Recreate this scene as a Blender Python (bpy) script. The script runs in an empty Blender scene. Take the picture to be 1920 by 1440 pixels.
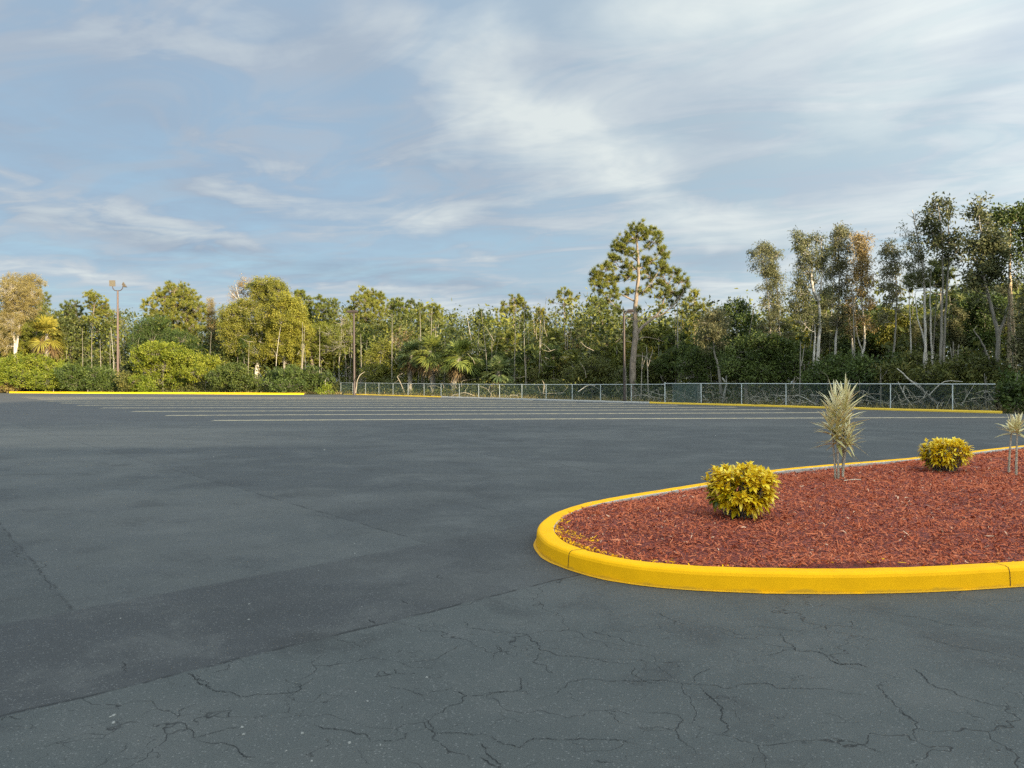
import bpy, math, random
import numpy as np
from mathutils import Vector

random.seed(7)
RNG = np.random.default_rng(11)
sc = bpy.context.scene
COL = sc.collection
R = math.radians

# ------------------------------------------------------------------ camera geometry
F, CX, HY, HC = 1442.0, 960.0, 716.0, 1.45      # focal length and horizon measured on the photograph, eye height
def gnd(px, py, z=0.0):                          # a point of the ground (or of height z) seen at px, py
    Y = F * (HC - z) / (py - HY)
    return np.array([(px - CX) / F * Y, Y, z])
def at(px, py, Y):                               # a point at a known distance
    m = Y / F
    return np.array([(px - CX) * m, Y, HC - (py - HY) * m])

SUN_EL = R(12.0)
SUN_H = np.array([0.6, -0.8])
SUN_TO = Vector((SUN_H[0] * math.cos(SUN_EL), SUN_H[1] * math.cos(SUN_EL), math.sin(SUN_EL)))

# ------------------------------------------------------------------ node helpers
class NT:
    def __init__(s, nt): s.nt = nt; s.L = nt.links
    def n(s, t, **kw):
        x = s.nt.nodes.new(t)
        for k, v in kw.items(): setattr(x, k, v)
        return x
    def put(s, sock, v):
        if isinstance(v, bpy.types.NodeSocket): s.L.new(v, sock)
        elif v is not None:
            if hasattr(sock, 'default_value'):
                try: sock.default_value = v
                except Exception: sock.default_value = (*v, 1.0)
    def m(s, op, a, b=None, c=None, clamp=False):
        x = s.n('ShaderNodeMath', operation=op, use_clamp=clamp)
        s.put(x.inputs[0], a); s.put(x.inputs[1], b); s.put(x.inputs[2], c)
        return x.outputs[0]
    def vm(s, op, a, b=None, scale=None):
        x = s.n('ShaderNodeVectorMath', operation=op)
        s.put(x.inputs[0], a); s.put(x.inputs[1], b)
        if scale is not None: s.put(x.inputs['Scale'], scale)
        return x.outputs['Value'] if op in ('DOT_PRODUCT', 'LENGTH', 'DISTANCE') else x.outputs['Vector']
    def xyz(s, v):
        x = s.n('ShaderNodeSeparateXYZ'); s.put(x.inputs[0], v); return x.outputs
    def comb(s, a, b, c):
        x = s.n('ShaderNodeCombineXYZ')
        for i, v in enumerate((a, b, c)): s.put(x.inputs[i], v)
        return x.outputs[0]
    def mix(s, f, a, b, blend='MIX'):
        x = s.n('ShaderNodeMix', data_type='RGBA', blend_type=blend)
        s.put(x.inputs[0], f); s.put(x.inputs[6], rgba(a)); s.put(x.inputs[7], rgba(b))
        return x.outputs[2]
    def noise(s, vec, scale, detail=3, rough=0.5, dist=0.0, dim='3D'):
        x = s.n('ShaderNodeTexNoise', noise_dimensions=dim)
        s.put(x.inputs['Vector'], vec)
        x.inputs['Scale'].default_value = scale; x.inputs['Detail'].default_value = detail
        x.inputs['Roughness'].default_value = rough; x.inputs['Distortion'].default_value = dist
        return x.outputs[0]
    def mr(s, v, a, b, c=0.0, d=1.0, smooth=True):
        x = s.n('ShaderNodeMapRange', interpolation_type='SMOOTHSTEP' if smooth else 'LINEAR')
        for i, q in enumerate((v, a, b, c, d)): s.put(x.inputs[i], q)
        return x.outputs[0]
    def ramp(s, v, stops):
        x = s.n('ShaderNodeValToRGB'); e = x.color_ramp.elements
        e[0].position, e[0].color = stops[0][0], rgba(stops[0][1])
        e[1].position, e[1].color = stops[-1][0], rgba(stops[-1][1])
        for p, c in stops[1:-1]:
            q = e.new(p); q.color = rgba(c)
        s.put(x.inputs[0], v); return x.outputs[0]
    def attr(s, name):
        return s.n('ShaderNodeAttribute', attribute_name=name).outputs['Fac']
def rgba(c):
    return c if isinstance(c, bpy.types.NodeSocket) or c is None or len(c) == 4 else (*c, 1.0)

def new_mat(name):
    m = bpy.data.materials.new(name); m.use_nodes = True
    m.node_tree.nodes.clear()
    t = NT(m.node_tree)
    o = t.n('ShaderNodeOutputMaterial')
    b = t.n('ShaderNodeBsdfPrincipled')
    t.L.new(b.outputs[0], o.inputs[0])
    return m, t, b, o
def bump(t, b, h, strength=0.3, dist=0.01):
    x = t.n('ShaderNodeBump'); x.inputs['Strength'].default_value = strength; x.inputs['Distance'].default_value = dist
    t.put(x.inputs['Height'], h); t.L.new(x.outputs[0], b.inputs['Normal'])
def pos(t): return t.n('ShaderNodeNewGeometry').outputs['Position']
def objco(t): return t.n('ShaderNodeTexCoord').outputs['Object']

def simple_mat(name, col, rough=0.6, metal=0.0, var=0.15, scale=6.0, spec=0.4, bmp=0.0):
    m, t, b, o = new_mat(name)
    n = t.noise(objco(t), scale, 5, 0.6)
    f = t.mr(n, 0.3, 0.7, 1 - var, 1 + var, False)
    t.put(b.inputs['Base Color'], t.vm('SCALE', col, scale=f))
    b.inputs['Roughness'].default_value = rough; b.inputs['Metallic'].default_value = metal
    b.inputs['Specular IOR Level'].default_value = spec
    if bmp: bump(t, b, n, bmp, 0.02)
    return m
def leaf_mat(name, dark, mid, light, trans=0.3, rough=0.55, hue=0.036, tcol=None):
    m, t, b, o = new_mat(name)
    ti = t.attr('tint')
    c = t.ramp(ti, [(0.0, dark), (0.5, mid), (1.0, light)])
    oi = t.n('ShaderNodeObjectInfo').outputs['Random']
    h = t.n('ShaderNodeHueSaturation')
    t.put(h.inputs['Hue'], t.mr(oi, 0, 1, 0.5 - hue * 0.5, 0.5 + hue * 0.35, False))
    t.put(h.inputs['Value'], t.mr(oi, 0, 1, 1.12, 0.88, False))
    t.put(h.inputs['Color'], c)
    t.put(b.inputs['Base Color'], h.outputs[0])
    b.inputs['Roughness'].default_value = rough; b.inputs['Specular IOR Level'].default_value = 0.3
    tr = t.n('ShaderNodeBsdfTranslucent'); t.put(tr.inputs[0], h.outputs[0])
    mx = t.n('ShaderNodeMixShader'); mx.inputs[0].default_value = trans
    t.L.new(b.outputs[0], mx.inputs[1]); t.L.new(tr.outputs[0], mx.inputs[2]); t.L.new(mx.outputs[0], o.inputs[0])
    return m
def bark_mat(name, a, b_, scale=3.0):
    m, t, b, o = new_mat(name)
    p = t.vm('MULTIPLY', objco(t), (3.0, 3.0, 0.7))
    n = t.noise(p, scale, 6, 0.65, 0.4)
    t.put(b.inputs['Base Color'], t.ramp(n, [(0.3, a), (0.7, b_)]))
    b.inputs['Roughness'].default_value = 0.9; b.inputs['Specular IOR Level'].default_value = 0.15
    bump(t, b, n, 0.6, 0.05)
    return m

# ------------------------------------------------------------------ mesh accumulator
class MB:
    def __init__(s): s.v = []; s.f = []; s.mi = []; s.ti = []; s.sm = []; s.n = 0
    def add(s, v, f, mat=0, tint=0.5, smooth=False):
        v = np.asarray(v, dtype=np.float64).reshape(-1, 3); f = np.asarray(f, dtype=np.int64)
        if len(f) == 0: return
        s.v.append(v); s.f.append(f + s.n); s.n += len(v)
        k = len(f)
        s.mi.append(np.broadcast_to(np.asarray(mat), (k,)).copy())
        s.ti.append(np.broadcast_to(np.asarray(tint, dtype=np.float64), (k,)).copy())
        s.sm.append(np.full(k, smooth))
    def build(s, name, mats, parent=None, loc=None):
        me = bpy.data.meshes.new(name)
        if s.v:
            V = np.concatenate(s.v)
            if loc is not None: V = V - np.asarray(loc)
            tot = np.concatenate([np.full(len(f), f.shape[1]) for f in s.f])
            idx = np.concatenate([f.ravel() for f in s.f])
            st = np.concatenate([[0], np.cumsum(tot)[:-1]])
            me.vertices.add(len(V)); me.vertices.foreach_set('co', V.ravel())
            me.loops.add(len(idx)); me.loops.foreach_set('vertex_index', idx.astype(np.int32))
            me.polygons.add(len(tot)); me.polygons.foreach_set('loop_start', st.astype(np.int32))
            me.polygons.foreach_set('loop_total', tot.astype(np.int32))
            me.polygons.foreach_set('material_index', np.concatenate(s.mi).astype(np.int32))
            me.polygons.foreach_set('use_smooth', np.concatenate(s.sm))
            a = me.attributes.new('tint', 'FLOAT', 'FACE')
            a.data.foreach_set('value', np.clip(np.concatenate(s.ti), 0, 1).astype(np.float32))
            me.update(calc_edges=True)
        for m in (mats if isinstance(mats, (list, tuple)) else [mats]): me.materials.append(m)
        o = bpy.data.objects.new(name, me); COL.objects.link(o)
        if parent is not None: o.parent = parent
        return o

def tag(o, label=None, cat=None, group=None, kind=None):
    if label: o['label'] = label
    if cat: o['category'] = cat
    if group: o['group'] = group
    if kind: o['kind'] = kind
    return o
def empty(name, loc, label, cat, group=None):
    o = bpy.data.objects.new(name, None); COL.objects.link(o); o.location = loc
    o.empty_display_size = 0.3
    return tag(o, label, cat, group)

def tube(mb, pts, rad, sides=6, mat=0, tint=0.5, cap=False, closed=False):
    P = np.asarray(pts, dtype=float); n = len(P)
    rad = np.broadcast_to(np.asarray(rad, dtype=float), (n,))
    T = np.gradient(P, axis=0) if n > 1 else np.array([[0, 0, 1.0]])
    T /= np.linalg.norm(T, axis=1, keepdims=True) + 1e-9
    mean = P[-1] - P[0]; mean = mean / (np.linalg.norm(mean) + 1e-9)
    ref = np.array([1.0, 0, 0]) if abs(mean[0]) < 0.7 else np.array([0, 0, 1.0])
    A = np.cross(T, ref); A /= np.linalg.norm(A, axis=1, keepdims=True) + 1e-9
    B = np.cross(T, A)
    th = np.linspace(0, 2 * math.pi, sides, endpoint=False)
    V = P[:, None] + rad[:, None, None] * (np.cos(th)[None, :, None] * A[:, None] + np.sin(th)[None, :, None] * B[:, None])
    i = np.arange(n - 1)[:, None] * sides; j = np.arange(sides)[None]
    f = np.stack([i + j, i + (j + 1) % sides, i + sides + (j + 1) % sides, i + sides + j], -1).reshape(-1, 4)
    mb.add(V.reshape(-1, 3), f, mat, tint, smooth=True)
    if cap:
        for k in (0, n - 1):
            ring = V[k] if k else V[k][::-1]
            mb.add(ring, np.arange(sides)[None], mat, tint)
def box(mb, c, size, mat=0, rot=0.0, tint=0.5, bev=0.0, tilt=None):
    sx, sy, sz = [q / 2 for q in size]
    if bev <= 0:
        v = np.array([[x, y, z] for x in (-sx, sx) for y in (-sy, sy) for z in (-sz, sz)], dtype=float)
        f = [[0, 1, 3, 2], [4, 6, 7, 5], [0, 4, 5, 1], [2, 3, 7, 6], [0, 2, 6, 4], [1, 5, 7, 3]]
        polys = [np.array(f)]
    else:
        b = bev; v = []
        for z, k in ((-sz, b), (-sz + b, 0), (sz - b, 0), (sz, b)):
            v += [[-sx + k, -sy + k, z], [sx - k, -sy + k, z], [sx - k, sy - k, z], [-sx + k, sy - k, z]]
        v = np.array(v)
        f = [[3, 2, 1, 0], [12, 13, 14, 15]]
        for l in range(3):
            for q in range(4):
                f.append([l * 4 + q, l * 4 + (q + 1) % 4, l * 4 + 4 + (q + 1) % 4, l * 4 + 4 + q])
        polys = [np.array(f)]
    if tilt is not None:
        a = tilt; ca, sa = math.cos(a), math.sin(a)
        v = np.stack([v[:, 0] * ca + v[:, 2] * sa, v[:, 1], -v[:, 0] * sa + v[:, 2] * ca], 1)
    ca, sa = math.cos(rot), math.sin(rot)
    v = np.stack([v[:, 0] * ca - v[:, 1] * sa, v[:, 0] * sa + v[:, 1] * ca, v[:, 2]], 1) + np.asarray(c)
    for p in polys: mb.add(v, p, mat, tint)

def unit(a): return a / (np.linalg.norm(a, axis=-1, keepdims=True) + 1e-9)
def rand_dir(n, rng, up=0.0):
    d = rng.normal(size=(n, 3)); d[:, 2] += up
    return unit(d)
def leaves(mb, C, D, ln, wd, rng, mat=0, tint=0.5, fold=0.0, tri=False):
    """Diamond (or thin triangle) leaves starting at C, pointing along D."""
    n = len(C)
    if n == 0: return
    ln = np.broadcast_to(np.asarray(ln, float), (n,))[:, None]; wd = np.broadcast_to(np.asarray(wd, float), (n,))[:, None]
    S = unit(np.cross(D, rng.normal(size=(n, 3))))
    if tri:
        V = np.stack([C - S * wd / 2, C + S * wd / 2, C + D * ln], 1)
        f = np.arange(n * 3).reshape(n, 3)
    else:
        N = np.cross(D, S)
        V = np.stack([C, C + D * ln * 0.45 + S * wd / 2 + N * wd * fold, C + D * ln, C + D * ln * 0.45 - S * wd / 2 + N * wd * fold], 1)
        f = np.arange(n * 4).reshape(n, 4)
    mb.add(V.reshape(-1, 3), f, mat, tint)

# ------------------------------------------------------------------ materials
M = {}
# photographed trees of one kind share a material; each tree shifts it a little by its own random number
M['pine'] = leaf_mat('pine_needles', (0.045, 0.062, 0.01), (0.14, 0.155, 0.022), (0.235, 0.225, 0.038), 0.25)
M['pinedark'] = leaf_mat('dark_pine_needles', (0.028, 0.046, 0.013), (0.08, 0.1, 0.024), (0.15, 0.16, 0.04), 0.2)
M['oak'] = leaf_mat('oak_leaves', (0.055, 0.064, 0.01), (0.16, 0.165, 0.022), (0.27, 0.245, 0.04), 0.3)
M['yellow'] = leaf_mat('yellow_green_leaves', (0.07, 0.08, 0.01), (0.18, 0.19, 0.02), (0.29, 0.275, 0.04), 0.3)
M['tan'] = leaf_mat('tan_leaves', (0.11, 0.085, 0.028), (0.23, 0.175, 0.055), (0.34, 0.265, 0.1), 0.3)
M['gum'] = leaf_mat('olive_leaves', (0.04, 0.046, 0.018), (0.105, 0.108, 0.04), (0.2, 0.19, 0.08), 0.25)
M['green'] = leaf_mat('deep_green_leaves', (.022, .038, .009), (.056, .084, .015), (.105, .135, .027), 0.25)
M['bright'] = leaf_mat('bright_green_leaves', (.045, .072, .006), (.145, .178, .014), (.270, .275, .034), 0.35)
M['under'] = leaf_mat('undergrowth_leaves', (0.03, 0.038, 0.01), (0.09, 0.1, 0.02), (0.18, 0.165, 0.04), 0.25)
M['palm'] = leaf_mat('palm_fronds', (0.05, 0.07, 0.016), (0.14, 0.165, 0.03), (0.28, 0.28, 0.055), 0.25)
M['palmyel'] = leaf_mat('yellowed_palm_fronds', (0.11, 0.11, 0.014), (0.24, 0.225, 0.03), (0.36, 0.31, 0.045), 0.25)
M['palmblue'] = leaf_mat('grey_green_palm_fronds', (0.036, 0.06, 0.022), (0.09, 0.125, 0.042), (0.18, 0.21, 0.075), 0.25)
M['deadfrond'] = leaf_mat('dead_fronds', (.060, .038, .016), (.150, .095, .040), (.260, .180, .085), 0.15)
M['barkpine'] = bark_mat('pine_bark', (.105, .080, .060), (.29, .235, .185))
M['barkgrey'] = bark_mat('grey_bark', (.11, .095, .075), (.30, .27, .22))
M['barkwhite'] = bark_mat('white_papery_bark', (.26, .23, .19), (.58, .53, .46))
M['barktan'] = bark_mat('tan_bark', (.20, .15, .09), (.45, .36, .24))
M['deadwood'] = bark_mat('bleached_dead_wood', (.26, .23, .19), (.58, .54, .47))
M['twig'] = bark_mat('dry_twigs', (.16, .13, .09), (.42, .37, .29))
M['bronze'] = simple_mat('bronze_painted_pole', (.055, .040, .036), 0.55, 0.2)
M['brownpole'] = simple_mat('brown_painted_pole', (.10, .066, .056), 0.6)
M['lamp'] = simple_mat('lamp_glass', (.11, .095, .07), 0.25, 0, 0.05)
M['lamphouse'] = simple_mat('lamp_housing', (.10, .08, .06), 0.5)
M['galv'] = simple_mat('galvanised_steel', (.50, .53, .52), 0.42, 0.25, 0.12)
M['wire'] = simple_mat('weathered_wire', (.075, .115, .105), 0.6, 0.1)

# ------------------------------------------------------------------ tree kit
LS = 1.20
def lobes_world(lobes, Y, rng, squash=0.9):
    out = []
    for l in lobes:
        px, py, rx, ry = l[:4]; rx, ry = rx * LS, ry * LS; d = l[4] if len(l) > 4 else 1.0
        m = Y / F
        c = at(px, py, Y); c[1] += rng.uniform(-0.5, 0.5) * rx * m * 1.4
        out.append((c, np.array([rx * m, rx * m * squash, ry * m]), d))
    return out
def path_world(pts, Y, rng, wob=0.0):
    P = np.array([at(px, py, Y) for px, py in pts])
    P[:, 1] += np.linspace(0, 1, len(P)) * rng.uniform(-wob, wob)
    return P
def smooth_path(P, k=4):
    n = len(P)
    if n < 3: 
        t = np.linspace(0, 1, k + 1)[:, None]; return P[0] * (1 - t) + P[-1] * t
    Q = np.vstack([2 * P[0] - P[1], P, 2 * P[-1] - P[-2]]); out = []
    for i in range(1, n):
        p0, p1, p2, p3 = Q[i - 1], Q[i], Q[i + 1], Q[i + 2]
        for s in np.linspace(0, 1, k, endpoint=False):
            out.append(0.5 * ((2 * p1) + (p2 - p0) * s + (2 * p0 - 5 * p1 + 4 * p2 - p3) * s * s + (3 * p1 - p0 - 3 * p2 + p3) * s ** 3))
    out.append(P[-1]); return np.array(out)

STY = dict(
    #        clump r, fill, leaves/clump, leaf len, leaf wid, twigs
    pine=dict(cr=.40, fill=2.9, n=40, ln=.48, wd=.060, bark='barkpine'),
    finepine=dict(cr=.34, fill=3.1, n=44, ln=.38, wd=.044, bark='barkpine'),
    giant=dict(cr=.31, fill=3.2, n=50, ln=.36, wd=.036, bark='barkpine'),
    broad=dict(cr=.36, fill=3.3, n=36, ln=.21, wd=.095, bark='barkgrey'),
    gum=dict(cr=.30, fill=3.0, n=34, ln=.18, wd=.055, bark='barkwhite'),
    sparse=dict(cr=.38, fill=1.7, n=24, ln=.18, wd=.065, bark='barkgrey'),
    shrub=dict(cr=.34, fill=2.2, n=28, ln=.25, wd=.13, bark='barkgrey'),
)
GAP = dict(pine=(-.50, 1.6), finepine=(-.42, 1.8), giant=(-.50, 2.2), broad=(-.60, 1.4), gum=(-.40, 1.8), sparse=(-.6, 1.0), shrub=(-.60, 1.5))
def foliage(mb, lobes, st, rng, style, twig_mb, limb_of, shade_tint=True, twig_r=.014):
    s = STY[st]; gdir = rng.normal(size=(6, 3)) * 2.1; gph = rng.uniform(0, 6.28, 6)
    for li, (c, r, d) in enumerate(lobes):
        n = max(4, int(s['fill'] * d * 3.0 * r[0] * r[2] / s['cr'] ** 2))
        q = rand_dir(n, rng); rad = rng.uniform(0, 1, n) ** 0.42
        C = c + q * rad[:, None] * r
        C += rng.normal(size=C.shape) * s['cr'] * 0.25
        C = C[C[:, 2] > 0.15]
        g, kf = GAP.get(st, (-.9, 1.0))                             # foliage comes in irregular bunches with gaps between them
        nz = sum(np.sin(C @ (gd * kf) + ph) for gd, ph in zip(gdir, gph)) / 2.2
        C = C[nz + rng.normal(0, .18, len(C)) > g]
        n = len(C)
        if n == 0: continue
        outd = unit((C - c) / r)
        k = rng.integers(int(s['n'] * .55), int(s['n'] * 1.35) + 1, n)
        I = np.repeat(np.arange(n), k); N = len(I)
        ct = np.clip(rng.normal(0.48, 0.17, n), 0.05, 0.95)[I] + rng.normal(0, .13, N)
        if style in ('pine',):
            D = unit(rand_dir(N, rng) * 1.0 + outd[I] * 0.55 + np.array([0, 0, .45]))
            P = C[I] - D * s['ln'] * 0.12 + rng.normal(size=(N, 3)) * s['cr'] * 0.16
            leaves(mb, P, D, s['ln'] * rng.uniform(.6, 1.1, N), s['wd'], rng, 0, ct, tri=True)
        else:
            P = C[I] + rng.normal(size=(N, 3)) * s['cr'] * 0.5
            hang = {'gum': -0.9, 'sparse': -0.2, 'shrub': .35}.get(style, -0.1)
            D = unit(rand_dir(N, rng) + outd[I] * 0.5 + np.array([0, 0, hang]))
            leaves(mb, P, D, s['ln'] * rng.uniform(.6, 1.25, N), s['wd'] * rng.uniform(.7, 1.2, N), rng, 0, ct, fold=.18)
        if twig_mb is not None:
            L = limb_of[li]
            for j in range(n):
                if rng.random() < .95:
                    dd = np.linalg.norm(L - C[j], axis=1); b = L[np.argmin(dd + (L[:, 2] > C[j][2]) * .4)]
                    mid = (b + C[j]) / 2 + np.array([0, 0, -.12 * np.linalg.norm(C[j] - b)]) + rng.normal(size=3) * .05
                    tube(twig_mb, [b, mid, C[j]], [twig_r * 1.7, twig_r * 1.2, twig_r * .5], 3, 1 if False else 0)

def make_tree(name, label, cat, Y, trunks, lobes, st='broad', mat='oak', r=.16, bark=None, group=None, seed=None,
              extra=None, limbs=(), flare=1.25, style=None, squash=.9, twig_r=.014, nolimb=False):
    if bark in ('barkwhite', 'barkgrey') and r > .1 and Y < 70: r *= .68
    """trunks: list of pixel paths (bottom to top); lobes: (px, py, rx, ry[, density]) of foliage; all at distance Y."""
    rng = np.random.default_rng(seed if seed is not None else abs(hash((round(Y, 2), lobes[0][0], lobes[0][1]))) % 99991)
    style = style or {'finepine': 'pine', 'giant': 'pine'}.get(st, st)
    base = at(trunks[0][0][0], 716, Y); base[2] = 0.0
    root = empty(name, base, label, cat, group)
    bark = bark or STY[st]['bark']
    LW = lobes_world(lobes, Y, rng, squash)
    paths = []
    for ti, tp in enumerate(trunks):
        P = path_world(tp, Y, rng, .25)
        P[0][2] = -0.05 if ti == 0 or tp[0][1] > 715 else P[0][2]
        Q = smooth_path(P, 5)
        nn = len(Q); t = np.linspace(0, 1, nn)
        Q[1:-1, :2] += rng.normal(size=(nn - 2, 2)) * r * .12
        rr = r * (1 - ti * .12) * (1 - .78 * t)
        rr = rr * (1 + (flare - 1) * np.exp(-t * 14))
        paths.append((Q, rr))
    mbs = [MB() for _ in trunks]
    for b, (Q, rr) in zip(mbs, paths): tube(b, Q, rr, 8, 0)
    for lp, r0, r1 in limbs:                                       # limbs traced by hand
        P = smooth_path(path_world(lp, Y, rng, .8), 4)
        tube(mbs[0], P, np.linspace(r0, r1, len(P)) * .72, 6, 0)
        paths.append((P, None))
    limb_of = []
    allP = np.concatenate([p for p, _ in paths])
    own = np.concatenate([np.full(len(p), min(i, len(mbs) - 1)) for i, (p, _) in enumerate(paths)])
    hand = np.concatenate([np.full(len(p), q is None) for p, q in paths])
    for (c, rad, d) in LW:
        hd = np.linalg.norm(allP[:, :2] - c[:2], axis=1)
        cost = np.linalg.norm(allP - c, axis=1) + 2.0 * np.clip(allP[:, 2] - c[2] + .35 * hd, 0, None)
        k = int(np.argmin(cost)); b = allP[k]; e = c
        dist = np.linalg.norm(e - b)
        mid = b * .5 + e * .5 + np.array([0, 0, -.10 * dist]) + rng.normal(size=3) * .07 * dist
        P = smooth_path(np.array([b, mid, e + (e - b) * .15]), 4)
        if not nolimb:
            tube(mbs[0 if hand[k] else own[k]], P, np.linspace(min(r * .30, .022 + .012 * dist), .010, len(P)), 5, 0)
        limb_of.append(P)
    cm = MB()
    foliage(cm, LW, st, rng, style, mbs[0], limb_of, twig_r=twig_r)
    for b in mbs: b.build('trunk', M[bark], root, base)
    cm.build('crown', M[mat], root, base)
    if extra: extra(root, base, rng)
    return root

def copy_tree(root, loc, rz, sxy, sz, label, group, name=None):
    c = root.copy(); COL.objects.link(c)
    if name: c.name = name
    c.location = loc; c.rotation_euler = (0, 0, rz); c.scale = (sxy, sxy, sz)
    c['label'] = label; c['group'] = group
    for ch in root.children:
        d = ch.copy(); COL.objects.link(d); d.parent = c
    return c

def fan_palm(name, label, Y, px, py_c, rpx, base_px=None, n=38, mats=('palm', 'deadfrond'), dead=8, r=.19, seed=1, group=None, trunk_top=None, stemless=False):
    rng = np.random.default_rng(seed)
    m = Y / F; c = at(px, py_c, Y); Rm = rpx * m
    base = at(base_px if base_px else px, 716, Y); base[2] = 0
    root = empty(name, base, label, 'palm', group)
    top = c + np.array([0, 0, -.12 * Rm])
    if not stemless:
        tb = MB(); zz = np.linspace(-.05, top[2] + .1, 22); t = (zz - zz[0]) / (zz[-1] - zz[0])
        P = np.stack([base[0] + (top[0] - base[0]) * t ** 1.4, np.full(22, Y), zz], 1)
        tube(tb, P, r * (1.25 - .35 * t + .10 * np.sin(np.arange(22) * 2.4)), 9, 0)
        for i in range(46):                                        # old leaf bases ("boots")
            k = rng.uniform(.25, 1); j = int(k * 20); a = rng.uniform(0, 6.28)
            p = P[j] + np.array([math.cos(a), math.sin(a), 0]) * r * .9
            tube(tb, [p, p + np.array([math.cos(a) * .14, math.sin(a) * .14, .26])], [.05, .02], 4, 0)
        tb.build('trunk', M['barkgrey'], root, base)
    def fronds(count, elo, ehi, mat, pet, fl, droop, nm, seg=20):
        fb = MB()
        for i in range(count):
            az = rng.uniform(0, 6.283); el = R(rng.uniform(elo, ehi))
            d = np.array([math.cos(az) * math.cos(el), math.sin(az) * math.cos(el), math.sin(el)])
            pl = pet * rng.uniform(.75, 1.15)
            sag = np.array([0, 0, -droop * pl * .35])
            p0 = top + d * .08; p1 = top + d * pl * .55; p2 = top + d * pl + sag
            tube(fb, [p0, p1, p2], [.025, .02, .014], 3, 0, tint=.7)
            dv = unit(p2 - p1); side = unit(np.cross(dv, np.array([0, 0, 1.0]))); nrm = np.cross(side, dv)
            a = np.linspace(-1.9, 1.9, seg) + rng.normal(0, .04, seg)
            L = fl * (.62 + .38 * np.cos(a * .7)) * rng.uniform(.85, 1.1, seg)
            D = unit(np.cos(a)[:, None] * dv + np.sin(a)[:, None] * side + nrm * (.22 * np.abs(np.sin(a)))[:, None] + rng.normal(0, .05, (seg, 3)))
            W = np.cross(D, nrm); W = unit(W) * (.034 + .02 * (fl / 1.0))
            q1 = p2 + D * L[:, None] * .55; q2 = p2 + D * L[:, None] + np.array([0, 0, -1.0]) * (L * droop * rng.uniform(.15, .5, seg))[:, None]
            V = np.stack([np.broadcast_to(p2, (seg, 3)), q1 + W, q2, q1 - W], 1).reshape(-1, 3)
            ct = rng.uniform(.2, .85)
            fb.add(V, np.arange(seg * 4).reshape(-1, 4), 0, ct + rng.normal(0, .1, seg))
        fb.build(nm, M[mat], root, base)
    fronds(n, -35, 85, mats[0], Rm * .52, Rm * .56, .55, 'frond_crown')
    if dead: fronds(dead, -85, -30, mats[1], Rm * .45, Rm * .55, 1.0, 'dead_frond_skirt', 14)
    return root

SKY_S, SUN_E, EXPO, NISH, GLOW, SHADE_H, TALL_SHADE_H = .10, 5.0, 1.5, .55, 5.4, 16.7, 29.0

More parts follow.
